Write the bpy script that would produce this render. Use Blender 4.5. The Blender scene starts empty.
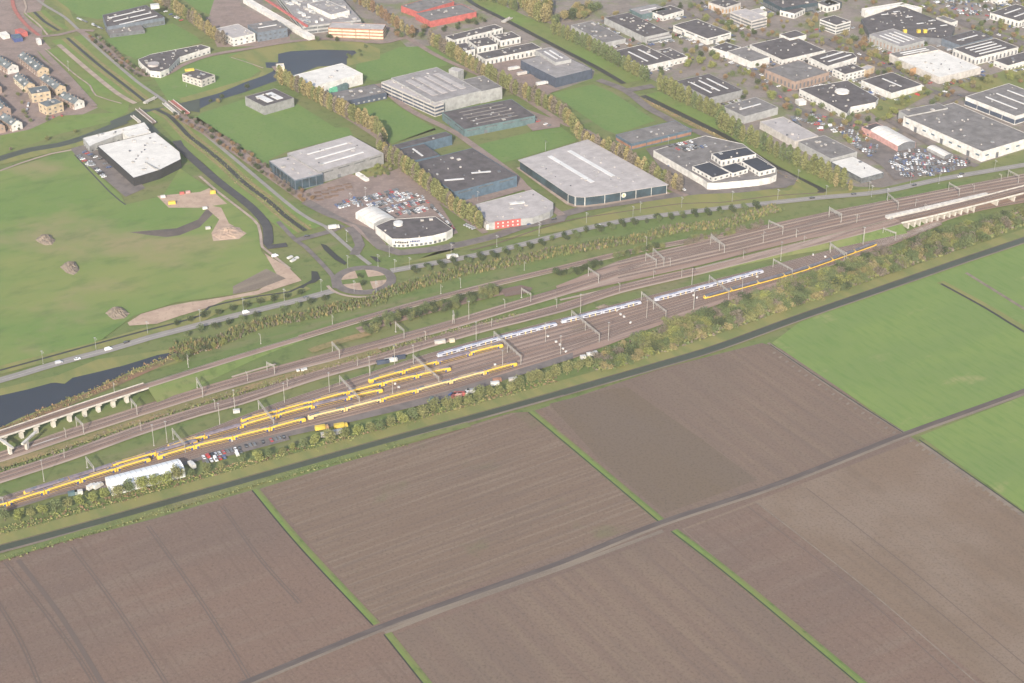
import bpy, bmesh, math, random
from mathutils import Vector, Matrix
from mathutils.geometry import tessellate_polygon
R = random.Random(7)
S = bpy.context.scene
COL = S.collection

# ------------------------------------------------------------------ camera, light, exposure
CAM_H = 635.0; FOC = 1810.0; PITCH = math.atan(996 / 1810)
SP, CP = math.sin(PITCH), math.cos(PITCH)
cd = bpy.data.cameras.new("camera"); cam = bpy.data.objects.new("camera", cd); COL.objects.link(cam)
cam.location = (0, 0, CAM_H); cam.rotation_euler = (math.pi / 2 - PITCH, 0, 0)
cd.sensor_width = 36; cd.lens = 36 * FOC / 1024; cd.clip_start = 5; cd.clip_end = 20000
S.camera = cam

SUN_EL, SUN_AZ = 27.0, 189.0
w = bpy.data.worlds.new("World"); S.world = w; w.use_nodes = True
nt = w.node_tree; nt.nodes.clear()
sky = nt.nodes.new("ShaderNodeTexSky"); sky.sky_type = 'NISHITA'; sky.sun_disc = False
sky.sun_elevation = math.radians(SUN_EL); sky.sun_rotation = math.radians(SUN_AZ)
sky.air_density = 1.0; sky.dust_density = 1.5
bg = nt.nodes.new("ShaderNodeBackground"); bg.inputs[1].default_value = 0.15
wo = nt.nodes.new("ShaderNodeOutputWorld")
nt.links.new(sky.outputs[0], bg.inputs[0]); nt.links.new(bg.outputs[0], wo.inputs[0])
sl = bpy.data.lights.new("sun", 'SUN'); so = bpy.data.objects.new("sun", sl); COL.objects.link(so)
sl.energy = 4.2; sl.angle = math.radians(0.6); sl.color = (1.0, 0.9, 0.77)
sd = Vector((math.sin(math.radians(9)) * math.cos(math.radians(SUN_EL)), math.cos(math.radians(9)) * math.cos(math.radians(SUN_EL)), -math.sin(math.radians(SUN_EL))))
so.rotation_euler = sd.to_track_quat('-Z', 'Y').to_euler()
S.view_settings.view_transform = 'Standard'; S.view_settings.look = 'None'
S.view_settings.gamma = 1; S.view_settings.exposure = 0.7
HAZE = 0.000042
S.cycles.max_bounces = 5; S.cycles.volume_bounces = 1

# ------------------------------------------------------------------ reading positions
TILE = {'_': (0, 0, 1), 'A': (0, 0), 'B': (180, 0), 'C': (360, 0), 'D': (520, 0), 'E': (680, 0), 'F': (824, 0),
        'A2': (0, 110), 'B2': (180, 110), 'C2': (360, 110), 'D2': (520, 110), 'E2': (680, 110), 'F2': (824, 110),
        'A3': (0, 230), 'B3': (180, 230), 'C3': (360, 230), 'D3': (520, 230), 'E3': (680, 230), 'F3': (824, 180),
        'A4': (0, 350), 'B4': (180, 330), 'C4': (360, 300), 'A5': (0, 440), 'F4': (824, 300)}

def rd(spec):
    """survey string 'TILE x,y x,y TILE x,y' -> list of map sheet positions"""
    out = []; t = (0, 0, 1)
    for tok in spec.split():
        if ',' in tok:
            a, b = tok.split(',')
            k = t[2] if len(t) > 2 else 5.095
            out.append((t[0] + float(a) / k, t[1] + float(b) / k))
        else:
            t = TILE[tok]
    return out

def at(x, y, z=0.0):
    dx = x - 512; dy = 341.5 - y
    d = (dx, FOC * CP + dy * SP, -FOC * SP + dy * CP)
    t = (z - CAM_H) / d[2]
    return Vector((d[0] * t, d[1] * t, z))

def world(spec, z=0.0):
    return [at(x, y, z) for x, y in rd(spec)]

def scr(v):
    Z = v[2] - CAM_H
    fw = v[1] * CP - Z * SP; up = v[1] * SP + Z * CP
    return 512 + FOC * v[0] / fw, 341.5 - FOC * up / fw

# ------------------------------------------------------------------ materials
MATS = {}
def _mat(name, rough=0.9, spec=0.2):
    m = bpy.data.materials.new(name); m.use_nodes = True
    b = m.node_tree.nodes['Principled BSDF']
    b.inputs['Roughness'].default_value = rough
    b.inputs['Specular IOR Level'].default_value = spec
    MATS[name] = m
    return m, m.node_tree, b

def ramp_mix(nt, fac, a, b):
    mx = nt.nodes.new('ShaderNodeMix'); mx.data_type = 'RGBA'
    if isinstance(fac, float): mx.inputs[0].default_value = fac
    else: nt.links.new(fac, mx.inputs[0])
    for i, c in ((6, a), (7, b)):
        if isinstance(c, tuple): mx.inputs[i].default_value = (*c, 1)
        else: nt.links.new(c, mx.inputs[i])
    return mx.outputs[2]

def noise(nt, scale, rot=0.0, stretch=1.0, lo=0.4, hi=0.6, detail=4, off=0.0):
    g = nt.nodes.new('ShaderNodeNewGeometry')
    mp = nt.nodes.new('ShaderNodeMapping'); mp.vector_type = 'TEXTURE'
    mp.inputs['Rotation'].default_value = (0, 0, rot); mp.inputs['Scale'].default_value = (stretch, 1, 1)
    mp.inputs['Location'].default_value = (off, off * 1.7, 0)
    nt.links.new(g.outputs['Position'], mp.inputs['Vector'])
    n = nt.nodes.new('ShaderNodeTexNoise'); n.inputs['Scale'].default_value = scale
    n.inputs['Detail'].default_value = detail; n.inputs['Roughness'].default_value = 0.6
    nt.links.new(mp.outputs[0], n.inputs['Vector'])
    r = nt.nodes.new('ShaderNodeMapRange'); r.inputs['From Min'].default_value = lo; r.inputs['From Max'].default_value = hi
    nt.links.new(n.outputs['Fac'], r.inputs['Value'])
    return r.outputs[0]

def mul(nt, a, k):
    m = nt.nodes.new('ShaderNodeMath'); m.operation = 'MULTIPLY'; m.inputs[1].default_value = k
    nt.links.new(a, m.inputs[0]); return m.outputs[0]

def terrain(name, c, layers, rough=0.95):
    """base colour and layers (colour, scale, rot, stretch, lo, hi, strength)"""
    m, nt, b = _mat(name, rough, 0.1)
    cur = c
    for i, (col, sc, rot, st, lo, hi, k) in enumerate(layers):
        f = mul(nt, noise(nt, sc, rot, st, lo, hi, off=i * 37.0), k)
        cur = ramp_mix(nt, f, cur, col)
    if isinstance(cur, tuple): b.inputs['Base Color'].default_value = (*cur, 1)
    else: nt.links.new(cur, b.inputs['Base Color'])
    return m

def paint(name, c, rough=0.6, spec=0.3, var=0.12, scale=0.25, metal=0.0):
    m, nt, b = _mat(name, rough, spec)
    d = tuple(max(0, x * (1 - var * 2)) for x in c); l = tuple(min(1, x * (1 + var)) for x in c)
    f = noise(nt, scale, lo=0.35, hi=0.65)
    base = ramp_mix(nt, f, d, l)
    if name.startswith('roof'):
        base = ramp_mix(nt, mul(nt, noise(nt, 1.1, lo=.5, hi=.72, off=11), .55), base, tuple(x * .62 for x in c))
        base = ramp_mix(nt, mul(nt, noise(nt, .8, RAIL, 9, .55, .7, off=5), .4), base, tuple(min(1, x * 1.45) for x in c))
    nt.links.new(base, b.inputs['Base Color'])
    b.inputs['Metallic'].default_value = metal
    return m

def leafy(name, a, b_):
    m, nt, b = _mat(name, 0.85, 0.15)
    oi = nt.nodes.new('ShaderNodeObjectInfo')
    f = noise(nt, 0.35, lo=0.35, hi=0.65)
    c1 = ramp_mix(nt, oi.outputs['Random'], a, b_)
    c2 = ramp_mix(nt, oi.outputs['Random'], tuple(x * 0.6 for x in a), tuple(x * 0.62 for x in b_))
    nt.links.new(ramp_mix(nt, f, c2, c1), b.inputs['Base Color'])
    return m

RAIL = math.atan2((at(880, 228) - at(0, 478)).y, (at(880, 228) - at(0, 478)).x)
ROADA = math.atan2((at(1024, 390) - at(240, 683)).y, (at(1024, 390) - at(240, 683)).x)
DITCH = math.atan2((at(860, 683) - at(530, 412)).y, (at(860, 683) - at(530, 412)).x)

G1, G2, G3 = (.115, .16, .052), (.165, .17, .07), (.2, .165, .1)
terrain('verge', G1, [(G2, .02, RAIL, 3, .42, .6, .8), (G3, .05, RAIL, 5, .55, .68, .6), ((.062, .094, .031), .12, 0, 1, .52, .7, .6), ((.192, .176, .092), .5, 0, 1, .55, .75, .35)])
terrain('meadow', (.141, .204, .056), [((.158, .176, .061), .012, RAIL, 2, .42, .62, .8), ((.226, .209, .102), .03, 0, 1.5, .6, .75, .55), ((.079, .138, .036), .1, 0, 1, .5, .7, .5), ((.169, .198, .082), .6, 0, 1, .55, .75, .3)])
terrain('lawn', (.136, .204, .061), [((.113, .187, .056), .03, DITCH, 2, .42, .6, .7), ((.181, .198, .092), .08, 0, 1, .58, .75, .5), ((.062, .132, .036), .3, 0, 1, .5, .7, .4)])
terrain('pasture', (.130, .198, .056), [((.203, .220, .076), .007, RAIL, 1.5, .42, .6, .8), ((.260, .209, .117), .009, 0, 1.2, .52, .66, .75), ((.073, .132, .041), .06, RAIL, 2, .5, .7, .5), ((.192, .187, .102), .25, 0, 1, .55, .75, .35)])
terrain('pasture_green', (.147, .209, .066), [((.169, .231, .066), .02, ROADA, 3, .42, .58, .7), ((.260, .253, .112), .035, ROADA, 2, .6, .7, .7), ((.102, .182, .046), .3, DITCH, 6, .48, .65, .5)])
terrain('field_track', (.095, .078, .074), [((.13, .108, .098), .3, ROADA, 6, .45, .6, .6)])
terrain('olive', (.21, .2, .075), [((.13, .165, .06), .05, DITCH, 3, .42, .6, .7), ((.22, .19, .09), .2, 0, 1, .55, .7, .5)])
terrain('soil', (.176, .119, .093), [((.143, .105, .088), .01, ROADA, 2, .4, .6, .7), ((.199, .153, .120), .08, ROADA, 10, .5, .7, .5), ((.101, .072, .058), .55, 0, 1, .5, .66, .6), ((.259, .198, .146), .9, 0, 1, .56, .7, .45), ((.130, .090, .072), .45, DITCH, 30, .54, .66, .5)])
terrain('soil_dark', (0.146, 0.109, 0.079), [((0.146, 0.113, 0.092), .02, DITCH, 4, .4, .65, .6), ((0.093, 0.072, 0.055), .6, 0, 1, .48, .66, .6)])
terrain('soil_streak', (.171, .121, .090), [((.217, .166, .124), .3, ROADA, 40, .48, .62, .7), ((.139, .105, .086), .42, ROADA, 40, .5, .62, .6), ((.120, .135, .064), .02, 0, 1, .6, .7, .4), ((.097, .072, .058), .6, 0, 1, .5, .66, .6)])
terrain('soil_row', (.176, .124, .096), [((.204, .151, .110), .12, DITCH, 30, .48, .62, .6), ((.139, .105, .088), .3, DITCH, 40, .52, .64, .5), ((.147, .112, .090), .008, 0, 1, .4, .6, .5), ((.097, .072, .058), .6, 0, 1, .5, .66, .6)])
terrain('soil_pale', (.185, .133, .097), [((.157, .116, .086), .14, DITCH, 30, .46, .62, .6), ((.231, .180, .142), .01, 0, 1, .45, .6, .5), ((.111, .081, .064), .6, 0, 1, .5, .66, .55)])
terrain('tramline', (0.126, 0.097, 0.084), [((0.134, 0.101, 0.088), .2, DITCH, 12, .5, .65, .6)])
terrain('headland', (0.210, 0.172, 0.134), [((0.151, 0.122, 0.101), .15, ROADA, 8, .42, .6, .8), ((0.252, 0.210, 0.168), .8, 0, 1, .5, .7, .5)])
terrain('paving', (.235, .2, .178), [((.17, .145, .13), .03, 0, 1, .44, .6, .8), ((.16, .18, .08), .03, 0, 1, .5, .6, .85), ((.3, .25, .21), .12, 0, 1, .56, .7, .7), ((.09, .08, .075), .35, 0, 1, .55, .7, .5)])
terrain('block_paving', (.25, .19, .168), [((.18, .14, .125), .06, 0, 1, .42, .6, .7), ((.32, .25, .22), .3, 0, 1, .52, .7, .6)])
terrain('asphalt', (.175, .15, .14), [((.11, .1, .097), .1, 0, 1, .45, .6, .7), ((.17, .155, .145), .5, 0, 1, .55, .7, .4)])
terrain('asphalt_new', (.06, .06, .065), [((.08, .078, .08), .1, 0, 1, .45, .6, .7)])
terrain('concrete_road', (.26, .24, .22), [((.22, .205, .19), .1, 0, 1, .45, .6, .7)])
terrain('red_path', (.36, .13, .11), [((.28, .11, .1), .2, 0, 1, .45, .6, .7)])
terrain('sand', (.42, .31, .235), [((.34, .245, .19), .08, 0, 1, .42, .6, .8), ((.25, .19, .14), .3, 0, 1, .55, .7, .6)])
terrain('mud', (.095, .08, .075), [((.14, .115, .1), .05, 0, 1, .42, .6, .8)])
terrain('ballast', (.28, .195, .158), [((.34, .26, .22), .09, RAIL, 14, .48, .6, .8), ((.12, .088, .08), .16, RAIL, 20, .5, .62, .8), ((.13, .12, .075), .03, 0, 1, .6, .72, .5), ((.09, .07, .065), .9, 0, 1, .55, .75, .4)])
terrain('ballast_dark', (.17, .115, .095), [((.17, .13, .115), .3, RAIL, 20, .48, .6, .7), ((.08, .062, .058), .9, 0, 1, .5, .7, .5)])
terrain('cess', (.37, .29, .235), [((.26, .205, .175), .1, RAIL, 8, .45, .6, .8)])
terrain('dry_reed', (.24, .185, .09), [((.17, .16, .07), .06, RAIL, 4, .42, .6, .8), ((.3, .2, .11), .12, RAIL, 3, .52, .65, .8), ((.1, .11, .045), .4, 0, 1, .5, .7, .6)])
terrain('rust_scrub', (.22, .13, .085), [((.13, .14, .06), .08, RAIL, 3, .42, .6, .8)])
def water(name, c, r):
    m, nt, b = _mat(name, r, 0.3)
    f = noise(nt, .02, RAIL, 4, .35, .65)
    nt.links.new(ramp_mix(nt, f, c, tuple(x * 1.25 for x in c)), b.inputs['Base Color'])
    n = nt.nodes.new('ShaderNodeTexNoise'); n.inputs['Scale'].default_value = 0.8
    g = nt.nodes.new('ShaderNodeNewGeometry'); nt.links.new(g.outputs['Position'], n.inputs['Vector'])
    bu = nt.nodes.new('ShaderNodeBump'); bu.inputs['Strength'].default_value = .15; bu.inputs['Distance'].default_value = .2
    nt.links.new(n.outputs['Fac'], bu.inputs['Height']); nt.links.new(bu.outputs[0], b.inputs['Normal'])
water('lake_water', (.018, .022, .032), .42)
water('ditch_water', (.03, .03, .024), .6)
water('canal_water', (.045, .052, .035), .55)

for n_, c_ in dict(white=(.56, .545, .515), offwhite=(.46, .43, .4), cream=(.58, .5, .36), grey=(.24, .24, .24), lightgrey=(.33, .33, .325), darkgrey=(.13, .135, .15), navy=(.06, .075, .11), blue=(.085, .13, .175), teal=(.1, .155, .165), red=(.42, .11, .1), pink=(.45, .26, .24), orange=(.42, .25, .13), brick=(.3, .22, .18), tan=(.45, .36, .25), black=(.035, .035, .04), rust=(.3, .16, .11), concrete=(.5, .47, .42), steel=(.36, .34, .31), bluegrey=(.13, .155, .19), green=(.12, .4, .26), yellow=(.6, .43, .07), wood=(.15, .1, .075), tyre=(.02, .02, .02), bark=(.14, .11, .08)).items():
    paint(n_, c_)
for n_, c_, v_ in (('roof_dark', (.1, .088, .09), .16), ('roof_solar', (.04, .045, .06), .1), ('roof_grey', (.27, .25, .245), .1), ('roof_mid', (.185, .17, .163), .14), ('roof_white', (.64, .61, .56), .06), ('roof_light', (.4, .365, .35), .08), ('roof_tile', (.13, .15, .16), .2), ('roof_brown', (.3, .23, .15), .15), ('skylight', (.6, .59, .57), .05), ('tent_sheet', (.78, .78, .76), .03)):
    paint(n_, c_, .8, .2, v_, .12)
paint('glass', (.13, .14, .15), .25, .5, .2, .3)
paint('glass_blue', (.04, .065, .085), .25, .5, .2, .1)
paint('train_yellow', (.72, .47, .06), .5, .4, .06, 1)
paint('train_blue', (.05, .075, .2), .5, .4, .1, 1)
paint('rail_steel', (.5, .42, .36), .5, .4, .1, .2)
paint('train_white_roof', (.27, .28, .36), .5, .4, .08, 1)
paint('train_white', (.52, .53, .57), .5, .4, .06, 1)
paint('train_roof', (.21, .175, .2), .6, .3, .15, .3)
paint('train_dark', (.08, .065, .08), .5, .3, .15, 1)
paint('pale_yellow', (.7, .52, .22), .5, .4, .06, 1)
for n_, c_ in dict(car_white=(.75, .75, .75), car_silver=(.42, .43, .45), car_black=(.03, .03, .035), car_grey=(.14, .145, .155), car_blue=(.06, .1, .24), car_red=(.4, .05, .05)).items():
    paint(n_, c_, .35, .5, .04, 1)
leafy('leaf_green', (.125, .165, .07), (.165, .2, .09))
leafy('leaf_olive', (.185, .205, .08), (.24, .24, .1))
leafy('leaf_yellow', (.3, .25, .11), (.33, .28, .14))
leafy('leaf_lime', (.24, .27, .08), (.29, .3, .1))
leafy('leaf_dark', (.06, .085, .04), (.09, .11, .055))
leafy('leaf_rust', (.3, .2, .1), (.25, .16, .11))
leafy('leaf_grey', (.2, .17, .13), (.24, .2, .16))

# ------------------------------------------------------------------ object helpers
def link(o, parent=None):
    COL.objects.link(o)
    if parent is not None: o.parent = parent
    return o

def mesh_obj(name, verts, faces, mats, parent=None, fm=None, smooth=False):
    me = bpy.data.meshes.new(name); me.from_pydata([tuple(v) for v in verts], [], faces)
    for m in (mats if isinstance(mats, (list, tuple)) else [mats]): me.materials.append(MATS[m])
    if fm: me.polygons.foreach_set('material_index', fm)
    if smooth: me.polygons.foreach_set('use_smooth', [True] * len(me.polygons))
    me.update()
    return link(bpy.data.objects.new(name, me), parent)

def empty(name, loc, rz=0.0):
    o = bpy.data.objects.new(name, None); o.empty_display_size = 1
    o.location = loc; o.rotation_euler = (0, 0, rz)
    return link(o)

def tag(o, label=None, cat=None, group=None, kind=None):
    if label: o['label'] = label
    if cat: o['category'] = cat
    if group: o['group'] = group
    if kind: o['kind'] = kind
    return o

PEND = []
def later(o, base, zone, cat, group):
    o['category'] = cat; o['group'] = group
    PEND.append((o, base, zone))

def copy_tree(o, parent=None):
    c = o.copy(); link(c)
    if parent is not None: c.parent = parent
    for ch in o.children: copy_tree(ch, c)
    return c

CUBE = {}
def cube_mesh(mat):
    if mat not in CUBE:
        me = bpy.data.meshes.new('panel_' + mat)
        v = [(x, y, z) for z in (0, 1) for y in (-.5, .5) for x in (-.5, .5)]
        me.from_pydata(v, [], [(0, 2, 3, 1), (4, 5, 7, 6), (0, 1, 5, 4), (2, 6, 7, 3), (0, 4, 6, 2), (1, 3, 7, 5)])
        me.materials.append(MATS[mat]); CUBE[mat] = me
    return CUBE[mat]

def slab(name, mat, parent, loc, size, rz=0.0):
    o = bpy.data.objects.new(name, cube_mesh(mat)); o.location = loc; o.scale = size; o.rotation_euler = (0, 0, rz)
    return link(o, parent)

class MB:
    def __init__(s): s.v = []; s.f = []; s.m = []
    def box(s, c, sz, rz=0.0, m=0, z0=True):
        n = len(s.v); ca, sa = math.cos(rz), math.sin(rz)
        for k in (0, 1):
            for j in (-.5, .5):
                for i in (-.5, .5):
                    x, y = i * sz[0], j * sz[1]
                    s.v.append((c[0] + x * ca - y * sa, c[1] + x * sa + y * ca, c[2] + (k if z0 else k - .5) * sz[2]))
        for f in ((0, 2, 3, 1), (4, 5, 7, 6), (0, 1, 5, 4), (2, 6, 7, 3), (0, 4, 6, 2), (1, 3, 7, 5)):
            s.f.append(tuple(n + i for i in f)); s.m.append(m)
    def bar(s, a, b, r, m=0, r2=None, sides=4):
        a, b = Vector(a), Vector(b); d = (b - a).normalized(); r2 = r if r2 is None else r2
        u = d.cross(Vector((0, 0, 1)));  u = Vector((1, 0, 0)) if u.length < 1e-3 else u.normalized()
        w_ = d.cross(u); n = len(s.v)
        for p, q in ((a, r), (b, r2)):
            for i in range(sides):
                t = 2 * math.pi * (i + .5) / sides
                s.v.append(tuple(p + u * math.cos(t) * q + w_ * math.sin(t) * q))
        for i in range(sides):
            j = (i + 1) % sides; s.f.append((n + i, n + j, n + sides + j, n + sides + i)); s.m.append(m)
        s.f.append(tuple(n + i for i in reversed(range(sides)))); s.f.append(tuple(n + sides + i for i in range(sides))); s.m += [m, m]
    def prism(s, pts, z0, z1, m=0, cap=None):
        n = len(s.v); k = len(pts)
        for z in (z0, z1):
            for p in pts: s.v.append((p[0], p[1], z))
        for i in range(k):
            j = (i + 1) % k; s.f.append((n + i, n + j, n + k + j, n + k + i)); s.m.append(m)
        for t in tessellate_polygon([[Vector((p[0], p[1], 0)) for p in pts]]):
            s.f.append((n + k + t[0], n + k + t[1], n + k + t[2])); s.m.append(m if cap is None else cap)
    def build(s, name, mats, parent=None):
        return mesh_obj(name, s.v, s.f, mats, parent, s.m)

def ccw(pts):
    a = sum(pts[i][0] * pts[(i + 1) % len(pts)][1] - pts[(i + 1) % len(pts)][0] * pts[i][1] for i in range(len(pts)))
    return list(pts) if a > 0 else list(reversed(pts))

def sheet(name, spec, z, mat, kind='structure'):
    p = ccw(world(spec) if isinstance(spec, str) else spec)
    t = tessellate_polygon([[Vector((q[0], q[1], 0)) for q in p]])
    fs = []
    for a, b, c in t:
        n = (p[b][0] - p[a][0]) * (p[c][1] - p[a][1]) - (p[b][1] - p[a][1]) * (p[c][0] - p[a][0])
        fs.append((a, b, c) if n > 0 else (a, c, b))
    o = mesh_obj(name, [(q[0], q[1], z) for q in p], fs, mat)
    if kind: o['kind'] = kind
    return o

def smooth_path(p, step=12.0):
    out = []
    for i in range(len(p) - 1):
        p0 = p[max(i - 1, 0)]; p1 = p[i]; p2 = p[i + 1]; p3 = p[min(i + 2, len(p) - 1)]
        n = max(1, int((p2 - p1).length / step))
        for k in range(n):
            t = k / n
            out.append(.5 * ((2 * p1) + (p2 - p0) * t + (2 * p0 - 5 * p1 + 4 * p2 - p3) * t * t + (3 * p1 - p0 - 3 * p2 + p3) * t ** 3))
    out.append(p[-1].copy())
    return out

def normals(p):
    o = []
    for i in range(len(p)):
        d = p[min(i + 1, len(p) - 1)] - p[max(i - 1, 0)]
        o.append(Vector((-d.y, d.x, 0)).normalized())
    return o

def ribbon(name, path, wid, z, mat, off=0.0, kind='structure', smooth=True, parent=None):
    p = world(path) if isinstance(path, str) else path
    if smooth: p = smooth_path(p)
    n = normals(p); v = []; f = []
    for i, (a, b) in enumerate(zip(p, n)):
        for s_ in (-1, 1):
            q = a + b * (off + s_ * wid / 2); v.append((q.x, q.y, a.z + z))
        if i: f.append((2 * i - 2, 2 * i, 2 * i + 1, 2 * i - 1))
    v_ = v; f_ = f
    o = mesh_obj(name, v_, f_, mat, parent)
    if o.data.polygons and o.data.polygons[0].normal.z < 0: o.data.flip_normals()
    if kind: o['kind'] = kind
    return o

def along(path, spacing, smooth=True):
    """points and headings every 'spacing' metres"""
    p = world(path) if isinstance(path, str) else path
    if smooth: p = smooth_path(p, 5)
    out = []; acc = 0.0; nxt = spacing * .5
    for a, b in zip(p[:-1], p[1:]):
        L = (b - a).length
        while L > 0 and acc + L >= nxt:
            t = (nxt - acc) / L; out.append((a.lerp(b, t), math.atan2((b - a).y, (b - a).x))); nxt += spacing
        acc += L
    return out

def inside(pt, poly):
    x, y = pt[0], pt[1]; r = False; j = len(poly) - 1
    for i in range(len(poly)):
        xi, yi, xj, yj = poly[i][0], poly[i][1], poly[j][0], poly[j][1]
        if (yi > y) != (yj > y) and x < (xj - xi) * (y - yi) / (yj - yi) + xi: r = not r
        j = i
    return r

def fill(spec, cell, jit=.45):
    p = world(spec) if isinstance(spec, str) else spec
    xs = [q[0] for q in p]; ys = [q[1] for q in p]; out = []
    y = min(ys)
    k = 0
    while y < max(ys):
        x = min(xs) + (k % 2) * cell / 2
        while x < max(xs):
            q = Vector((x + R.uniform(-jit, jit) * cell, y + R.uniform(-jit, jit) * cell, 0))
            if inside(q, p): out.append(q)
            x += cell
        y += cell * .87; k += 1
    return out
# ------------------------------------------------------------------ ground, fields, water
ZN = [0.02]
def nz():
    ZN[0] += .004; return ZN[0]
def area(name, spec, mat): return sheet(name, spec, nz(), mat)
def way(name, spec, wid, mat, off=0.0, smooth=True): return ribbon(name, spec, wid, nz(), mat, off, smooth=smooth)

g0 = mesh_obj('ground', [(-4500, -1500, 0), (4500, -1500, 0), (4500, 7000, 0), (-4500, 7000, 0)], [(0, 1, 2, 3)], 'verge'); g0['kind'] = 'structure'

# business estates: paved ground under everything north of the ring road
area('ground', '_ 395,-60 1160,-60 1160,150 1024,158 F2 1019,205 700,300 300,395 E2 900,390 E2 830,370 D2 1019,110 D 1019,560 660,400 150,120 C 740,60 560,-10', 'paving')
area('ground', '_ 0,-40 60,-40 40,12 43,40 62,60 84,92 99,107 75,118 0,140 -60,150 -60,-40', 'block_paving')
area('ground', 'C 180,-60 560,-20 640,60 1019,240 D 380,360 370,400 165,470 C 930,500 600,330 370,230 250,250 200,200 -100,240 B 560,240 380,235 190,240 150,80 300,20 300,-40', 'paving')
# the canal-side meadow strips and the lawns between the estates
area('ground', 'A 240,-10 330,0 400,150 340,160 320,60', 'olive')
area('meadow', 'A 290,0 620,-20 800,0 500,98 400,80', 'lawn')
area('lawn', 'A 540,200 740,150 880,118 1000,185 1027,215 850,265 690,300 620,270', 'lawn')
area('lawn', 'B 20,0 290,-10 310,22 150,75 90,50', 'lawn')
area('meadow', 'A 780,390 1019,300 B 180,285 330,262 500,290 430,345 350,400 160,460 0,515 A 860,520', 'lawn')
area('meadow', 'B 0,500 180,450 400,385 430,345 470,370 380,420 200,490 20,535 0,540', 'olive')
area('meadow', 'A 190,260 330,240 660,520 650,570 560,570 480,540 330,380 220,300', 'meadow')
area('meadow', 'A 560,575 660,565 560,620 300,683 A2 0,235 0,130 150,100 300,30', 'meadow')
area('lawn', 'B 110,575 330,505 420,585 600,530 790,650 B2 860,90 880,128 545,212 450,255 450,300 400,250 80,30 B 60,620', 'lawn')
area('lawn', 'C -20,330 200,240 360,235 460,300 440,332 80,412 -20,390', 'lawn')
area('lawn', 'B 860,570 1019,515 C 160,518 390,660 C2 385,90 165,172 -90,20', 'lawn')
area('lawn', 'C2 580,182 D2 200,80 290,150 280,162 0,245 C2 720,270', 'lawn')
area('lawn', 'D 165,475 370,430 470,470 690,615 490,683 430,660 240,530', 'lawn')
area('meadow', 'B 180,-20 300,-20 310,30 180,90 150,75', 'block_paving')
area('ground', 'B 130,90 310,30 420,80 560,140 560,200 400,235 190,240', 'block_paving')
# shore of the pond
area('meadow', 'B 240,290 400,240 650,205 930,215 1019,250 1019,300 880,330 600,400 480,410 330,300', 'olive')
area('water', 'B 435,318 500,318 500,275 560,262 720,253 890,258 900,270 850,300 850,330 700,340 600,380 545,400 500,395 470,372 480,348 440,345', 'lake_water')
area('water', 'B 0,530 200,475 330,420 430,385 480,360 530,400 440,430 330,470 180,515 90,560 20,560', 'lake_water')
# the arable land south of the railway
area('soil', '_ -140,605 0,559 150,521 253,491 330,467 420,441 511,413 530,412 661,373 765,345 905,433 1024,514 1160,610 1160,900 -140,900', 'soil')
area('soil', '_ -140,605 0,558 150,520 253,490 375,627 230,689 60,760 -140,800', 'soil')
area('soil', '_ 262,489 282,482 420,441 511,413 528,414 656,521 520,568 381,622', 'soil_streak')
area('soil', '_ 540,409 660,369 762,343 790,352 898,431 780,480 664,520', 'soil_row')
area('soil', '_ 549,404 600,391 627,387 700,438 757,480 700,501 664,514 600,460', 'soil_dark')
area('grass', '_ 772,343 800,322 880,292 960,262 1024,242 1140,205 1140,330 1024,389 905,432 800,362', 'pasture_green')
area('soil', '_ 396,634 520,590 667,535 690,550 880,700 960,780 500,780 428,683', 'soil_row')
area('soil', '_ 682,529 780,492 915,441 1024,514 1150,600 1150,800 900,720 855,683', 'soil_pale')
area('soil', '_ 684,530 757,503 985,683 1020,720 890,720 850,678', 'soil')
area('soil', '_ 120,740 240,691 378,637 420,683 460,740', 'soil')
area('grass', '_ 920,436 1024,396 1140,350 1140,580 1024,511', 'pasture_green')
area('grass', '_ 970,270 1024,252 1140,212 1140,360 1024,309', 'pasture_green')
# headlands, tramlines and grass strips
way('path', '_ 385,633 455,606 560,569 663,531', 3.0, 'headland')
for s_ in ('_ 148,526 205,607 262,700', '_ 72,547 120,612 168,686', '_ 222,506 262,561 300,603', '_ 5,562 45,612 80,660 104,700', '_ -5,598 20,640 42,690'):
    way('tramline', s_, .9, 'tramline', -.9); way('tramline', s_, .7, 'tramline', .9)
way('tramline', '_ 18,560 62,618 112,700', 3.0, 'tramline')
for s_ in ('_ 748,507 862,595 968,690', '_ 806,488 905,565 1024,664', '_ 850,540 930,605 1024,683'):
    way('tramline', s_, .7, 'tramline')
way('path', '_ 757,503 868,590 1010,712', .9, 'headland')
way('path', '_ 904,433 840,393 768,343', 2.5, 'headland')
way('path', '_ 920,443 1024,516 1080,560', 3.0, 'headland')
for s_, a in (('_ 254,490 300,545 375,625', 1), ('_ 386,634 425,683 450,715', 1), ('_ 530,412 590,462 660,521', 1), ('_ 673,531 740,583 860,683 900,716', 1)):
    way('grass', s_, 3.4 if s_[2] in '23' else 5.2, 'meadow', .6)
    way('grass', s_, 1.6, 'verge', 2.6)
    way('ditch', s_, .9, 'ditch_water', -1.3)
way('ditch', '_ 770,345 838,391 905,434', 1.0, 'ditch_water')
way('ditch', '_ 919,440 1024,513 1100,566', 1.0, 'ditch_water')
way('grass', '_ 940,282 985,306 1024,329 1100,372', 7, 'olive')
way('ditch', '_ 941,284 985,308 1024,332 1100,375', 2.2, 'ditch_water')
way('path', '_ 966,273 1024,309 1100,356', 3, 'headland')
way('path', '_ 100,744 240,686.5 376,630.5 455,601.5 560,564.5 660,524.5 780,484.5 905,435.5 1024,392.5 1150,343.5', 6.2, 'headland')
way('road', '_ 100,742 240,685 376,629 455,600 560,563 660,523 780,483 905,434 1024,391 1150,342', 4.2, 'field_track')

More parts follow.
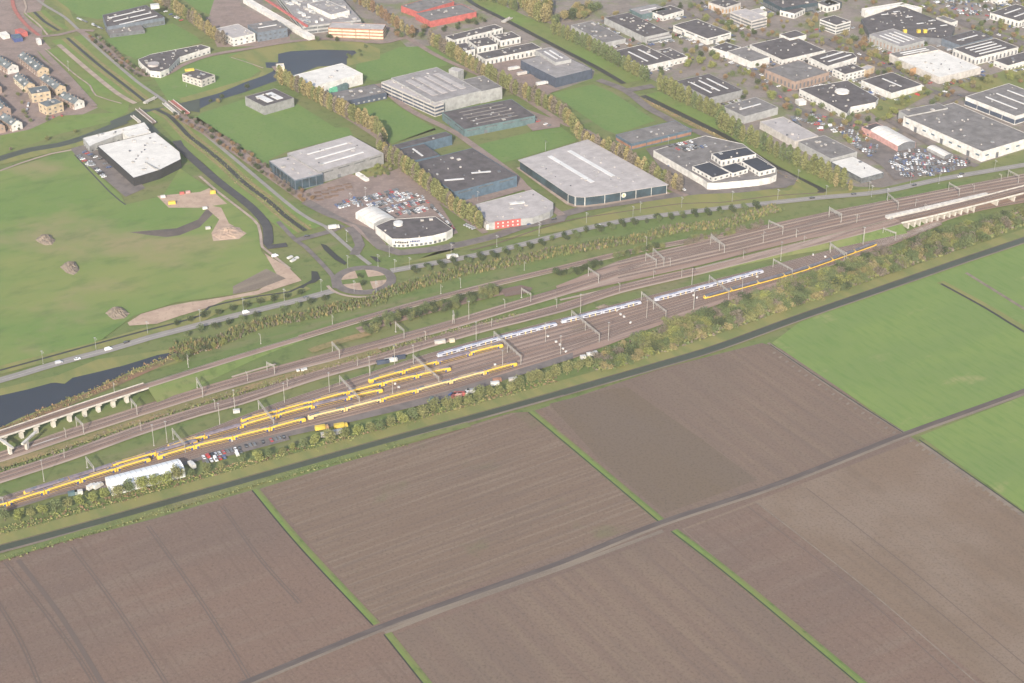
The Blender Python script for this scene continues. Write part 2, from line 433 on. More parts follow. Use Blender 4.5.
for q, a_ in along('_ 912,438 965,474 1024,513', 6.2) + along('_ 775,350 838,394 900,433', 7.5):
    w_ = Vector((-math.sin(a_), math.cos(a_), 0)); d_ = Vector((math.cos(a_), math.sin(a_), 0))
    if (q + w_).y > q.y: w_ = -w_
    area('bare_patch', [q + w_ * 1.5, q + w_ * 4.6 + d_ * 1.2, q + w_ * 5.2 - d_ * .6, q + w_ * 2 - d_ * 1.6], 'headland')
# big building plot in the north-west
area('grass', 'A2 -100,330 0,315 360,205 620,440 640,485 830,440 B2 0,300 180,420 400,560 400,640 B3 415,110 520,230 280,330 A3 900,370 680,440 520,560 330,625 150,680 0,720 -200,770', 'pasture')
area('ground', 'A2 660,625 900,605 1010,560 B2 140,500 170,530 100,600 0,640 A2 850,650 760,640', 'mud')
area('ground', 'A2 800,440 1019,420 B2 150,400 240,480 100,500 A2 860,500', 'sand')
area('ground', 'B2 110,480 210,500 250,580 340,630 300,660 170,670 160,630 200,560', 'sand')
area('ground', 'A3 650,475 720,430 860,390 1019,360 B3 60,370 250,340 400,310 500,240 430,120 560,200 620,260 400,330 150,395 0,440 A3 800,480 660,490', 'sand')
area('ground', 'B3 270,290 440,200 540,250 380,310 270,330', 'headland')
way('path', 'A2 -60,330 0,312 100,275 260,225 365,205', 2.6, 'cess')
area('ground', 'A2 360,200 440,170 690,340 740,400 640,445 380,225', 'asphalt')
way('road', 'A2 640,485 560,420 380,230', 1.4, 'asphalt_new')
# canals in the north
way('grass', 'A2 -60,275 0,262 200,215 430,160 520,120', 17, 'olive')
way('water', 'A2 -120,285 0,250 150,205 300,180 430,142 560,90 640,60', 10.5, 'canal_water')
area('water', 'A 560,620 640,590 700,560 760,560 840,545 1019,505 B 100,545 100,575 0,560 A 900,560 850,590 780,640 820,683 760,683 700,600 570,650', 'canal_water')
for s_, w_, g_ in (('A 175,62 225,110 300,157', 4.5, 24), ('A 343,195 500,330 640,440 735,515', 4.5, 34), ('A 800,560 860,590 930,660 B2 40,130 200,255 330,375 450,465 540,545 640,618', 5.5, 30)):
    way('grass', s_, g_, 'meadow'); way('grass', s_, w_ + 9, 'olive'); way('scrub', s_, 2.2, 'dry_reed', w_ / 2 + 2); way('scrub', s_, 1.6, 'dry_reed', -w_ / 2 - 2.5); way('water', s_, w_ * .8, 'ditch_water')
way('water', '_ 452,-16 472,3 505,20 560,49 595,67 624,84', 6, 'ditch_water')
way('grass', '_ 452,-16 472,3 505,20 560,49 595,67 624,84', 22, 'meadow', 14)
way('grass', 'D 625,490 850,600 1019,683 E2 220,130 480,290 640,370 720,410', 16, 'meadow', 12)
way('ditch', 'E2 240,472 400,455 560,440 690,428 740,412', 4, 'ditch_water')
way('grass', 'D 625,490 850,600 1019,683 E2 220,130 480,290 640,370 720,410', 8, 'dry_reed', -6)
way('water', 'D 625,490 850,600 1019,683 E2 220,130 480,290 640,370 735,415', 6.5, 'ditch_water')
area('grass', 'E2 560,330 700,405 700,425 480,435 560,410 590,370', 'olive')
area('grass', 'E2 -60,440 150,385 700,425 1019,400 E2 1019,418 700,452 340,490 0,520 C2 900,640 C2 500,683 C3 450,140 200,180 300,150 700,50 C2 1000,590', 'olive')
way('ditch', 'C3 560,105 700,70 C2 1019,575 D2 400,540 820,480 E2 200,475 480,440 735,424', 1.6, 'soil_dark')
# the lake in the west
area('grass', 'A4 -100,260 0,200 300,130 500,50 940,-10 1019,0 930,60 700,130 460,230 250,320 0,430 -100,470', 'olive')
area('water', 'A4 -160,260 -60,255 0,236 140,205 260,172 285,170 330,176 370,145 480,120 640,80 800,30 925,5 900,25 800,65 700,95 600,145 460,212 350,250 250,292 100,350 0,400 -160,450', 'lake_water')
area('grass', 'A4 0,405 250,297 460,217 600,150 740,90 1019,-10 1019,10 800,95 600,185 300,310 0,440', 'rust_scrub')
# ditch beside the ring road
way('grass', 'A3 -60,735 130,683 430,610 740,522 860,490 1019,450 B3 250,375 550,330 640,290', 12, 'olive')
way('ditch', 'A3 -60,735 130,683 430,600 740,516 860,486 1019,440 B3 150,395 400,340 560,318 640,280 690,250', 2.2, 'ditch_water')
area('water', 'B3 670,212 700,215 715,250 690,270 650,280 630,300 600,300 670,262', 'ditch_water')
area('water', 'B3 715,72 745,80 800,130 850,170 840,182 790,155 735,105', 'ditch_water')
area('water', 'B3 965,135 1000,140 1025,165 1000,165', 'ditch_water')

# ------------------------------------------------------------------ roads
RING_W = '_ -80,402 0,381 59,363.5 109,350.5 149,338.5 180,330.5 233,316.8 305.6,299 334,291'
RING_E = '_ 391,271.5 419,266.5 478,255.5 529,243.5 573,232 620,222 657,216.5 720,209 747,206 817,198.5 880,192.5 942,179.5 1024,165.5 1160,142'
for r_ in (RING_W, RING_E):
    way('road', r_, 8, 'concrete_road'); way('road_marking', r_, .25, 'offwhite')
def ringpts(cx, cy, rad):
    c = at(cx, cy); return [c + Vector((math.cos(t * math.pi / 18) * rad, math.sin(t * math.pi / 18) * rad, 0)) for t in range(36)]
area('road', ringpts(364, 280.5, 25), 'asphalt')
area('ground', ringpts(364, 280.5, 17.5), 'sand')
c_ = at(364, 280.5)
for a_ in (0, 1):
    d_ = Vector((math.cos(.25 + a_ * 1.57), math.sin(.25 + a_ * 1.57), 0)) * 17.3
    way('planting', [c_ - d_, c_, c_ + d_], 8, 'verge', smooth=False)
way('path', [p + Vector((0, 0, 0)) for p in ringpts(364, 280.5, 29)][20:35], 2.5, 'cess')
way('road', 'B3 790,300 780,240 640,90 590,55 500,-40', 4, 'asphalt')
way('road', 'B3 590,55 760,12 830,-20', 7, 'asphalt')
way('road', 'B3 970,180 880,110 790,30 740,-15 B2 600,520 300,270 0,20 A 800,490 700,420 560,300 470,220 400,155 330,90 230,30 150,-30', 3.6, 'concrete_road')
way('road', 'A2 900,160 B2 0,190 90,275 200,370 330,470 400,535 445,600 450,683 B3 455,90 545,78', 8, 'asphalt_new')
way('path', 'B2 100,340 200,425 330,525 400,590 415,683 B3 420,90 560,200', 2.4, 'cess')
way('road', 'A 400,155 530,240 620,320 680,365 750,388 850,382 B 0,340 150,285 350,250 560,215 760,200 1019,220 C 150,215 240,190', 6.5, 'block_paving')
way('road', 'B2 -20,25 60,70 300,220 600,430 730,510 900,590 B3 1019,80', 11, 'block_paving')
way('road', 'B2 640,470 780,540 C2 0,580 60,640 C3 110,90 C3 200,120 350,105 520,75 700,30 C2 850,590 1019,560 D2 220,535 330,505 760,440 E2 100,420 300,412 480,390 560,375 570,355 520,325 480,315', 10, 'asphalt')
way('road', 'C3 -60,-10 -20,30 0,80 -30,130', 8, 'asphalt')
way('road', 'C 100,120 250,200 400,290 620,390 800,480 D 240,640 D2 340,110 560,270 740,390 850,440', 6, 'block_paving')
way('road', 'B 480,340 560,420 720,520 B2 1019,150 C2 200,270 350,420 600,600 640,630', 6, 'block_paving')
way('path', 'D2 215,540 120,470 20,390 C2 780,330 560,170 470,110 C 250,560 90,430', 7, 'block_paving')
way('road', 'D 400,410 540,465 650,550 740,600 840,660 D2 900,110 1019,170', 9, 'asphalt')
way('road', 'D 540,465 680,440', 10, 'asphalt')
way('path', 'A 60,-20 75,50 130,125 200,185', 4, 'red_path')
way('path', 'A 110,-30 135,40 125,65 200,130 250,190', 2, 'cess')
way('road', 'A 190,190 300,180 400,155 480,160', 6, 'block_paving')
way('path', 'A 230,250 380,380 460,440 490,490 620,530', 1.6, 'cess')
way('path', 'A 300,230 450,360 600,480 690,530', 5, 'cess')
way('road', 'A 200,250 330,380 430,490 480,545', 7, 'block_paving')
way('path', 'B 260,295 340,320 425,350', 1.2, 'cess')
for s_, w_ in (('E 340,340 480,460 600,560 760,610 1000,640', 9), ('E 80,0 200,100 400,190 700,210 900,300 1019,420', 9), ('F 0,200 300,330 480,440 700,490 1100,420', 10), ('F 360,-10 560,60 760,140 1019,230 1200,330', 14), ('F2 0,40 100,80 200,200 380,330', 9), ('D 760,20 900,100 1010,180', 8), ('F 700,490 560,560 380,683', 6), ('F2 320,50 640,230 780,290', 8)):
    way('road', s_, w_, 'asphalt')
area('ground', 'D2 640,200 960,140 1019,300 E2 485,310 590,370 540,400 130,420 D2 840,430 700,280', 'asphalt')
area('ground', 'F2 180,170 340,130 480,190 780,280 640,320 360,360', 'asphalt')
area('grass', 'F 680,440 1019,330 1200,380 1200,500 740,470', 'olive')
area('grass', 'F 200,540 500,440 560,470 400,560 280,610', 'olive')
area('grass', 'C2 130,250 B2 930,310 C2 150,270 120,330 40,370 -20,330', 'olive')
area('ground', 'B2 620,420 870,330 C2 20,350 120,330 C2 200,300 380,440 500,630 470,640 380,650 150,660 60,610 0,590 B2 880,580 730,500', 'block_paving')
area('ground', 'C2 480,430 800,340 870,400 600,480 640,590 560,590', 'block_paving')
area('ground', 'C2 800,30 850,0 1019,60 1019,90 880,110', 'block_paving')
area('ground', 'C 600,330 760,290 860,330 900,420 1019,460 960,480 880,450 700,390', 'block_paving')

# ------------------------------------------------------------------ canal along the railway
CANAL = '_ -90,573 0,549.5 98,523 200,494 330,457.5 405,436.5 470,419 560,394 661,365 720,347 798,318.5 880,290 960,262 1024,240.5 1160,194'
way('grass', CANAL, 19, 'olive', 5)
way('grass', CANAL, 2.4, 'headland', -3.9)
way('grass', '_ -90,585 0,560 98,530 200,500 330,463 405,443 470,426', 6, 'verge', 1)
way('water', ' '.join(CANAL.split()[:12]), 6.0, 'canal_water')
way('water', '_ 561,393.7 661,365 720,347 798,318.5 880,290 960,262 1024,240.5 1160,194', 7.6, 'canal_water')
way('ditch', CANAL, .8, 'soil_dark', 3.6)

# ------------------------------------------------------------------ railway formation
YU = rd('_ -40,512 49,484 137,457.5 200,434 278,404 357,378 419,357.5 470,343 557,320.5 641,299 763,269 840,249 900,236 940,222')
YL = rd('_ -40,527 66,494 105,489 185,466 250,446 330,428 438,402 527,374 569,361 626,339 669,322.5 745,296 794,280.5 857,257 893,245.5 941,226')
def lane(t, n=40):
    def samp(P, u):
        L = [0]
        for a, b in zip(P[:-1], P[1:]): L.append(L[-1] + abs(b[0] - a[0]))
        d = u * L[-1]
        for i in range(len(P) - 1):
            if d <= L[i + 1] or i == len(P) - 2:
                k = (d - L[i]) / (L[i + 1] - L[i]); return (P[i][0] + (P[i + 1][0] - P[i][0]) * k, P[i][1] + (P[i + 1][1] - P[i][1]) * k)
    out = []
    for i in range(n + 1):
        a, b = samp(YU, i / n), samp(YL, i / n)
        out.append(at(a[0] + (b[0] - a[0]) * t, a[1] + (b[1] - a[1]) * t))
    return out
area('ballast', [v for v in lane(0)] + list(reversed(lane(1))), 'ballast')
area('path', [v for v in lane(.86)] [0:26] + list(reversed(lane(1)[0:26])), 'asphalt')
# the wide throat of tracks to the east
area('ballast', '_ 556,287 618,262 640,256 720,238 774,224 830,212 900,198.5 960,186.5 1024,174.5 1170,146 1170,180 1024,203 930,214 890,222 840,233 780,246 700,266 618,284 560,297', 'ballast')
way('path', '_ 560,301 618,288 697,269.5 778,249 860,229', 2.6, 'cess')

MT = ['rail_steel', 'ballast_dark']
def track(path, bed=True, name='railway_track'):
    p = smooth_path(world(path) if isinstance(path, str) else path, 25)
    n = normals(p); v = []; f = []; m = []; z = nz()
    def strip(off, wd, dz, mi):
        k = len(v)
        for i, (a, b) in enumerate(zip(p, n)):
            for s_ in (1, -1):
                q = a + b * (off + s_ * wd / 2); v.append((q.x, q.y, a.z + z + dz))
            if i: f.append((k + 2 * i - 2, k + 2 * i - 1, k + 2 * i + 1, k + 2 * i)); m.append(mi)
    if bed: strip(0, 2.6, .12, 1)
    strip(-.75, .16, .32, 0); strip(.75, .16, .32, 0)
    o = mesh_obj(name, v, f, MT, None, m); o['kind'] = 'structure'; return o

def bed(spec, wid, mat='ballast'): way('ballast', spec, wid, mat)
# northern single line (rises on a bank to the concrete viaduct in the west)
NL = '_ 300,338 380,314 458,293 560,268.5 618,254.5 685,241.8 740,232 774,226'
bed(NL, 6); way('path', NL, 1.6, 'cess', -4.4); track(NL)
# middle double line
ML = '_ -60,474 0,457.5 69,434.5 137,412.5 200,393 239,381.5 300,365 380,344.5 407,337 458,323 509,307.5 560,292.5 618,273 646,264.5 720,246'
bed(ML, 11); way('path', ML, 1.8, 'cess', -6.2)
mp = world(ML); mn = normals(mp)
for s_ in (-2.1, 2.1): track([a + b * s_ for a, b in zip(mp, mn)])
way('path', '_ 33,447 50,441 84,432', 1.6, 'offwhite')
way('path', '_ 232,378 255,371 276,365', 2.2, 'cess')
way('ballast', '_ 360,333 420,316 480,300 520,291', 9, 'ballast', 3)
area('ballast', 'C3 720,310 820,285 880,300 860,325 740,345', 'ballast_dark')
# southern double line, climbing to the eastern bridge
SL = '_ -60,497 0,478.5 69,456 137,431.5 200,411.5 239,401 317,375.5 380,358.5 419,346.5 478,329.5 560,308.5 618,290 697,271.5'
bed(SL, 10.5, 'ballast'); way('path', SL, 2.0, 'cess', -6.0)
mp = world(SL); mn = normals(mp)
for s_ in (-2.1, 2.1): track([a + b * s_ for a, b in zip(mp, mn)])
way('scrub', '_ 0,467 69,445 137,422 200,402 239,391 317,369 380,351', 7, 'dry_reed')
way('scrub', '_ 310,352 340,342 370,334', 7, 'dry_reed')
# yard tracks
for t in (.02, .1, .19, .28, .37, .46, .55, .64, .73, .81):
    L_ = lane(t); track(L_ if t < .85 else L_[:22], True)
# throat tracks
def between(a, b, k):
    A = world(a); B = world(b); return [p.lerp(q, k) for p, q in zip(A, B)]
for k in (.06, .2, .34, .5, .66, .82):
    track(between('_ 618,262 720,239 830,212.5 960,187 1024,175 1160,149', '_ 618,283 720,260 830,233 930,212 1024,196 1160,173', k))
for k in (.12, .42, .74):
    q = between('_ 618,262 720,239 830,212.5 960,187 1024,175 1160,149', '_ 618,283 720,260 830,233 930,212 1024,196 1160,173', k); way('path', q, 1.6, 'cess')

# raised bank and viaduct in the west
def bank(path3, top, foot, name='embankment', mat='verge'):
    p = smooth_path(path3, 10); n = normals(p); v = []; f = []
    for i, (a, b) in enumerate(zip(p, n)):
        for s_, e in ((-1, 1), (-1, 0), (1, 0), (1, 1)):
            wd = top / 2 + (a.z * foot if e else 0)
            q = a + b * s_ * wd; v.append((q.x, q.y, -.3 if e else a.z))
        if i:
            for j in range(3): f.append((4 * i - 4 + j, 4 * i - 3 + j, 4 * i + 1 + j, 4 * i + j))
    o = mesh_obj(name, v, f, mat); 
    if o.data.polygons[1].normal.z < 0: o.data.flip_normals()
    o['kind'] = 'structure'; return o
wb = [at(145, 386, 7.6), at(175, 376.5, 6.2), at(211, 365, 4.2), at(260, 350, 1.6), at(302, 337.4, .3)]
bank(wb, 7, 1.8)
up = [a + Vector((0, 0, .03)) for a in wb]
ribbon('ballast', up, 5, 0.05, 'ballast'); ribbon('path', up, 1.6, .06, 'cess', -3.2)
track([a + Vector((0, 0, .1)) for a in wb], False)
eb = [at(690, 273, .2), at(778, 251, 1.5), at(850, 233.5, 4.5), at(898, 221, 6.4)]
bank(eb, 11, 1.6)
ribbon('ballast', [a + Vector((0, 0, .03)) for a in eb], 9.5, .05, 'ballast'); ribbon('path', [a + Vector((0, 0, .03)) for a in eb], 1.6, .08, 'cess', -5.2)
for s_ in (-2.1, 2.1):
    en = normals(eb); track([a + b * s_ + Vector((0, 0, .1)) for a, b in zip(eb, en)], False)
# curved single line in the woods below the bridge
way('ballast', 'F3 0,420 100,385 300,330 500,250 620,200 800,150 1019,110', 7, 'ballast'); track('F3 0,422 100,387 300,332 500,252 620,202 800,152 1019,112')
# ------------------------------------------------------------------ buildings
def rectify(p):
    """nearest rectangle to four surveyed corners"""
    c = (p[0] + p[1] + p[2] + p[3]) / 4
    u = ((p[1] - p[0]) + (p[2] - p[3])); v = ((p[3] - p[0]) + (p[2] - p[1]))
    lu, lv = u.length / 2, v.length / 2
    a = math.atan2(u.y, u.x); b = math.atan2(v.y, v.x)
    s_ = 1 if math.sin(b - a) > 0 else -1
    d = ((b - s_ * math.pi / 2) - a + math.pi) % (2 * math.pi) - math.pi
    k = lv / (lu + lv); a += d * k
    du = Vector((math.cos(a), math.sin(a), 0)) * lu / 2; dv = Vector((-math.sin(a), math.cos(a), 0)) * lv / 2 * s_
    return [c - du - dv, c + du - dv, c + du + dv, c - du + dv]

def edges(pts):
    n = len(pts); o = []
    for i in range(n):
        a, b = pts[i], pts[(i + 1) % n]; d = b - a
        nm = Vector((d.y, -d.x, 0)).normalized()
        mid = (a + b) / 2
        o.append((a, b, d.length, nm, math.atan2(d.y, d.x), nm.dot(Vector((-mid.x, -mid.y, 0)).normalized())))
    return o

BUILT = []
def hall(spec, h, label, wall='white', roof='roof_dark', win='grid', floors=1, sky=0, vents=3, name='warehouse', cat='warehouse', rect=True, z0=0.0, winm='glass', skm='skylight', skdir=0, parapet=.28, door=None, skw=1.7, group=None):
    P = world(spec, z0 + h) if isinstance(spec, str) else [Vector((q[0], q[1], z0 + h)) for q in spec]
    if len(P) == 4 and rect: P = rectify(P)
    P = [Vector((q.x, q.y, 0)) for q in ccw(P)]
    BUILT.append(list(P))
    c = sum(P, Vector()) / len(P)
    root = empty(name, (c.x, c.y, z0)); tag(root, label, cat, group)
    L = [p - c for p in P]
    ins = [p * (1 - .22 / max(p.length, 1)) for p in L]
    b = MB(); n = len(L)
    # outer wall, parapet top and inner face
    for i in range(n):
        j = (i + 1) % n; k = len(b.v)
        zs = (0, h, h, h - parapet); rr = (L, L, ins, ins)
        for z, r_ in zip(zs, rr): b.v += [(r_[i].x, r_[i].y, z), (r_[j].x, r_[j].y, z)]
        for q in range(3): b.f.append((k + 2 * q, k + 2 * q + 1, k + 2 * q + 3, k + 2 * q + 2)); b.m.append(0)
    b.build('wall', [wall], root)
    b = MB(); b.prism([(p.x, p.y) for p in ins], h - parapet - .3, h - parapet); b.build('roof', [roof], root)
    es = edges(P)
    nwin = 0
    for a, bb, ln, nm, ang, face in es:
        if face < .12 or ln < 6: continue
        a0 = a - c; d = (bb - a).normalized()
        def put(nme, m, s_, z, wd, ht, dep=.18):
            q = a0 + d * s_ + nm * .02; return slab(nme, m, root, (q.x, q.y, z), (wd, dep, ht), ang)
        fh = (h - .8) / floors
        if win == 'grid':
            k = max(1, int(ln / 5.2)); k = min(k, 16)
            for f_ in range(floors):
                for i in range(k):
                    if nwin < 90: put('window', winm, ln * (i + .5) / k, .9 + f_ * fh, min(2.2, ln / k * .42), min(1.5, fh * .42)); nwin += 1
        elif win == 'band':
            k = max(1, int(ln / 14))
            for f_ in range(floors):
                for i in range(k):
                    put('window', winm, ln * (i + .5) / k, .9 + f_ * fh, ln / k * .95, fh * .5); nwin += 1
        elif win == 'doors':
            k = max(1, int(ln / 11))
            for i in range(k):
                put('loading_door' if i % 3 == 1 else 'window', 'darkgrey' if i % 3 == 1 else winm, ln * (i + .5) / k, .05 if i % 3 == 1 else h * .45, 3.4 if i % 3 == 1 else 4.4, h * .5 if i % 3 == 1 else 1.4); nwin += 1
        elif win == 'high':
            k = max(1, int(ln / 16))
            for i in range(k): put('window', winm, ln * (i + .5) / k, h - 2.6, ln / k * .7, 1.0)
            put('door', 'darkgrey', ln * .3, .05, 3.2, 3.4)
        elif win == 'glass':
            k = max(1, int(ln / 6.5))
            for i in range(min(k, 20)):
                put('window', winm, ln * (i + .5) / min(k, 20), .7, ln / min(k, 20) * .9, h - 1.8)
        elif win == 'stripe':
            k = max(2, int(ln / 5))
            for i in range(min(k, 16)):
                put('window', winm, ln * (i + .5) / min(k, 16), 1.0, ln / min(k, 16) * .36, (h - 1.2) * .6)
        if door: put('door', door, ln * .55, .05, 2.6, 2.6)
    # roof furniture lies along the long side
    e0 = max(es, key=lambda e: e[2]); ang = e0[4]; u = Vector((math.cos(ang), math.sin(ang), 0)); v = Vector((-u.y, u.x, 0))
    if skdir: u, v = v, -u; ang += math.pi / 2
    lu = max(abs(p.dot(u)) for p in L) * 2; lv = max(abs(p.dot(v)) for p in L) * 2
    zt = h - parapet
    if sky:
        for i in range(sky):
            q = v * (lv * ((i + 1) / (sky + 1) - .5)) 
            slab('skylight', skm, root, (q.x, q.y, zt), (lu * .62, skw, .45), ang)
    for i in range(vents + int(lu * lv / 420)):
        for _ in range(12):
            q = u * R.uniform(-.42, .42) * lu + v * R.uniform(-.42, .42) * lv
            if inside(q * 1.12, L): break
        s_ = R.uniform(.7, 1.5) if i >= vents else R.uniform(1.2, 3.0)
        slab('roof_vent', R.choice(['steel', 'offwhite', 'lightgrey', 'darkgrey']), root, (q.x, q.y, zt), (s_, s_ * R.uniform(.6, 1.2), R.uniform(.5, 1.3)), ang)
    root['h'] = h
    return root, L, es, c

def clear(root):
    if 'h' in root: del root['h']

H = hall
# --- north-west corner: shops and offices around the sports fields
r, L, es, c = H('A 522,76 745,25 838,88 720,108 545,136', 8, 'dark flat-roofed sports hall left of the white office, with white roof units', 'bluegrey', 'roof_dark', 'band', 1, 3, 6, 'sports_hall', 'sports hall', rect=False)
H('A 548,140 720,110 722,150 552,178', 4, 'low terrace building against the front of the dark sports hall', 'darkgrey', 'roof_mid', 'grid', 1, 0, 5, 'shop', 'shop')
slab('canopy', 'white', r, tuple(at(155, 8, 9) - c), (9, 7, 4), .3)
r, L, es, c = H('A 703,302 770,275 1025,227 1070,240 915,290 860,348 815,366 765,360 722,325', 6.5, 'wedge-shaped school with a rounded white nose between two lawns', 'white', 'roof_dark', 'grid', 1, 0, 7, 'school', 'school', rect=False)
q = at(153.5, 64.5, 7) - c; b = MB(); b.prism([(q.x + 6 * math.cos(t * .52), q.y + 6 * math.sin(t * .52)) for t in range(12)], 6, 8.2); b.build('roof_dome', ['roof_light'], r)
r, L, es, c = H('B 18,378 75,350 182,382 102,408', 7.5, 'small white office with dark roof alone on the lawn by the pond', 'offwhite', 'roof_dark', 'grid', 2, 0, 5, 'office_building', 'office')
slab('attic', 'yellow', r, tuple(at(189.5, 70.5, 7.5) - c), (9, 4, 1.5), .3)
H('B 195,147 285,118 393,172 258,192', 9, 'white two-storey office beside the dark grey one at the pond', 'white', 'roof_light', 'grid', 2, 0, 4, 'office_building', 'office')
H('B 330,123 495,106 549,140 406,166', 10, 'dark grey office next to the white office north of the pond', 'bluegrey', 'roof_mid', 'grid', 2, 1, 3, 'office_building', 'office')
# hospital-like block with cluttered roof
r, L, es, c = H('B 440,-70 650,135 912,98 760,-90', 9, 'huge hall with a white cluttered roof and a red beam at top centre', 'lightgrey', 'roof_grey', 'band', 2, 0, 8, 'exhibition_hall', 'hall')
for i in range(80):
    k, j = R.random(), R.random()
    q = (L[0].lerp(L[1], k)).lerp(L[3].lerp(L[2], k), j) * .94
    slab('roof_unit', R.choice(['white', 'white', 'offwhite', 'lightgrey', 'grey']), r, (q.x, q.y, 8.6), (R.uniform(2, 9), R.uniform(2, 5), R.uniform(.6, 2.4)), R.choice([es[0][4], es[0][4] + .3]))
r2, L2, es2, c2 = H('B 345,-5 352,-14 664,180 650,194', 4.5, 'long narrow white gallery leading past the huge cluttered hall', 'white', 'roof_white', 'none', 1, 0, 0, 'gallery', 'gallery')
p0, p1 = at(264, -2, 10) - c, at(307, 26, 10) - c
slab('roof_beam', 'red', r, ((p0 + p1) / 2)[:2] + (9,), ((p1 - p0).length, 2.5, 1.6), math.atan2((p1 - p0).y, (p1 - p0).x))
H('B 672,18 742,-8 848,50 762,80', 14, 'white-rimmed upper block above the cluttered hall roof', 'white', 'roof_grey', 'band', 1, 0, 10, 'office_block', 'office', z0=0)
r, L, es, c = H('B 735,138 790,118 1045,118 1042,152', 11, 'long orange-brown and cream striped office beside the cluttered hall', 'rust', 'roof_light', 'band', 3, 0, 3, 'office_building', 'office', winm='cream')
r, L, es, c = H('B 572,388 825,318 926,376 668,442', 11, 'big white bowed hall with pale roof south of the pond', 'white', 'roof_white', 'none', 1, 0, 2, 'sports_hall', 'sports hall')
for a, b_, ln, nm, ang, face in es:
    if face > .55:
        for k in range(8):
            q = a.lerp(b_, .06 + .055 * (k % 4)) - c if (b_ - a).x > 0 else a.lerp(b_, .94 - .055 * (k % 4)) - c
            slab('window', 'rust', r, (q.x, q.y, 5 + 2.2 * (k // 4)), (1.3, .2, 1.1), ang)
        q = a.lerp(b_, .5) - c
        for k in (-2, -1, 0, 1, 2): 
            w_ = q + Vector((math.cos(ang), math.sin(ang), 0)) * k * 4 + nm * 1.5
            slab('entrance_glass', 'green' if k < 0 else 'teal', r, (w_.x, w_.y, 0), (3.8, 3, 5.5 + k * .4), ang)
H('B 345,492 470,450 592,498 415,542', 9, 'grey box hall with two broad white roof lights on the lawn corner', 'grey', 'roof_dark', 'none', 1, 2, 3, 'warehouse', 'warehouse', skdir=1, skw=7)
H('_ 319.1,96.1 373.5,83.3 387.3,93.1 329.4,103.4', 6.5, 'long low dark-roofed school in front of the white bowed hall', 'navy', 'roof_mid', 'grid', 1, 0, 8, 'school', 'school', winm='lightgrey')
H('B 490,326 530,322 530,338 491,342', 5, 'tiny cream pump house standing at the pond edge', 'cream', 'roof_white', 'none', 1, 0, 1, 'pump_house', 'pump house')
# --- top centre
H('C 215,28 380,-20 497,6 285,60', 7, 'red shed with grey roof, the rear one of the two', 'red', 'roof_mid', 'none', 1, 0, 2, 'shed', 'shed')
H('C 295,70 520,14 579,60 355,110', 7, 'red shed with grey roof, the front one of the two', 'red', 'roof_mid', 'none', 1, 0, 3, 'shed', 'shed')
for s_, l_ in (('C 435,183 690,123 722,140 480,205', 'long white bay-fronted office row nearest the red sheds'), ('C 560,205 650,183 697,222 592,240', 'square white office, left of the two in the white office court'), ('C 683,180 770,158 817,187 712,207', 'square white office, right of the two in the white office court'), ('C 598,275 880,213 917,245 640,303', 'long white bay-fronted office row nearest the poplar avenue'), ('C 490,225 540,215 580,248 530,262', 'small white office at the left end of the office court')):
    H(s_, 7, l_, 'white', 'roof_dark', 'stripe', 1, 0, 6, 'office_building', 'office')
H('D 5,308 190,262 362,352 185,398', 10, 'navy blue-walled hall with pale grey roof beside the north canal', 'navy', 'roof_grey', 'none', 1, 0, 2, 'warehouse', 'warehouse')
H('D 100,255 165,235 238,298 178,325', 13, 'small raised workshop block on top of the navy hall', 'lightgrey', 'roof_grey', 'band', 1, 2, 2, 'workshop', 'workshop')
# --- large grey factory in the centre
r, L, es, c = H('C 150,398 400,340 608,462 390,520', 12.5, 'large grey factory with pale streaked roof north of the parking roof', 'lightgrey', 'roof_grey', 'none', 1, 4, 5, 'factory', 'factory', skm='roof_light', skdir=0, skw=6)
H('C 530,405 620,385 731,440 606,468', 12.3, 'grey storage block built on the right end of the large factory', 'lightgrey', 'roof_mid', 'none', 1, 0, 1, 'warehouse', 'warehouse')
H('C 134,412 158,402 392,520 386,552', 11.3, 'stepped office with dark window bands along the left side of the factory', 'offwhite', 'roof_light', 'band', 3, 0, 4, 'office_building', 'office', winm='navy')
H('C 393,588 795,488 872,606 556,640', 8, 'teal-fronted hall with ribbed dark roof in front of the large factory', 'teal', 'roof_dark', 'high', 1, 5, 5, 'warehouse', 'warehouse', skm='roof_mid', skw=1.2)
H('C 455,350 480,340 525,352 500,368', 11, 'white silo house behind the large factory', 'lightgrey', 'roof_light', 'none', 1, 0, 1, 'silo_house', 'silo')
# --- dark blue hall group
H('C2 156,182 438,110 470,128 188,200', 9.5, 'long dark rear wing of the blue factory beside the poplars', 'blue', 'roof_dark', 'none', 1, 0, 0, 'warehouse', 'warehouse')
H('C2 190,198 322,174 408,224 256,266', 9, 'square dark-roofed annex with one white roof light in the blue factory', 'blue', 'roof_dark', 'none', 1, 1, 0, 'warehouse', 'warehouse')
r, L, es, c = H('C2 256,268 572,196 802,332 482,418', 11, 'dark blue factory with black roof and two white roof lights', 'blue', 'roof_dark', 'high', 1, 0, 5, 'factory', 'factory')
for x, y in ((480, 353), (617, 316)):
    q = at(360 + x / 5.095, 110 + y / 5.095, 11) - c; slab('skylight', 'skylight', r, (q.x, q.y, 10.5), (17, 2.6, .5), .2)
r, L, es, c = H('C2 588,480 880,405 985,472 985,500 965,518 880,548 660,575 640,560', 6.5, 'pale-roofed showroom with a bright red panel and a rounded corner', 'lightgrey', 'roof_light', 'glass', 1, 0, 2, 'showroom', 'showroom', rect=False, winm='lightgrey')
q = at(360 + 800 / 5.095, 110 + 470 / 5.095, 7) - c; slab('skylight', 'white', r, (q.x, q.y, 6), (13, 3.4, 1), .25)
fe = max([e for e in es if e[5] > .3], key=lambda e: e[2])
a, b_, ln, nm, ang, _ = fe; d = (b_ - a).normalized()
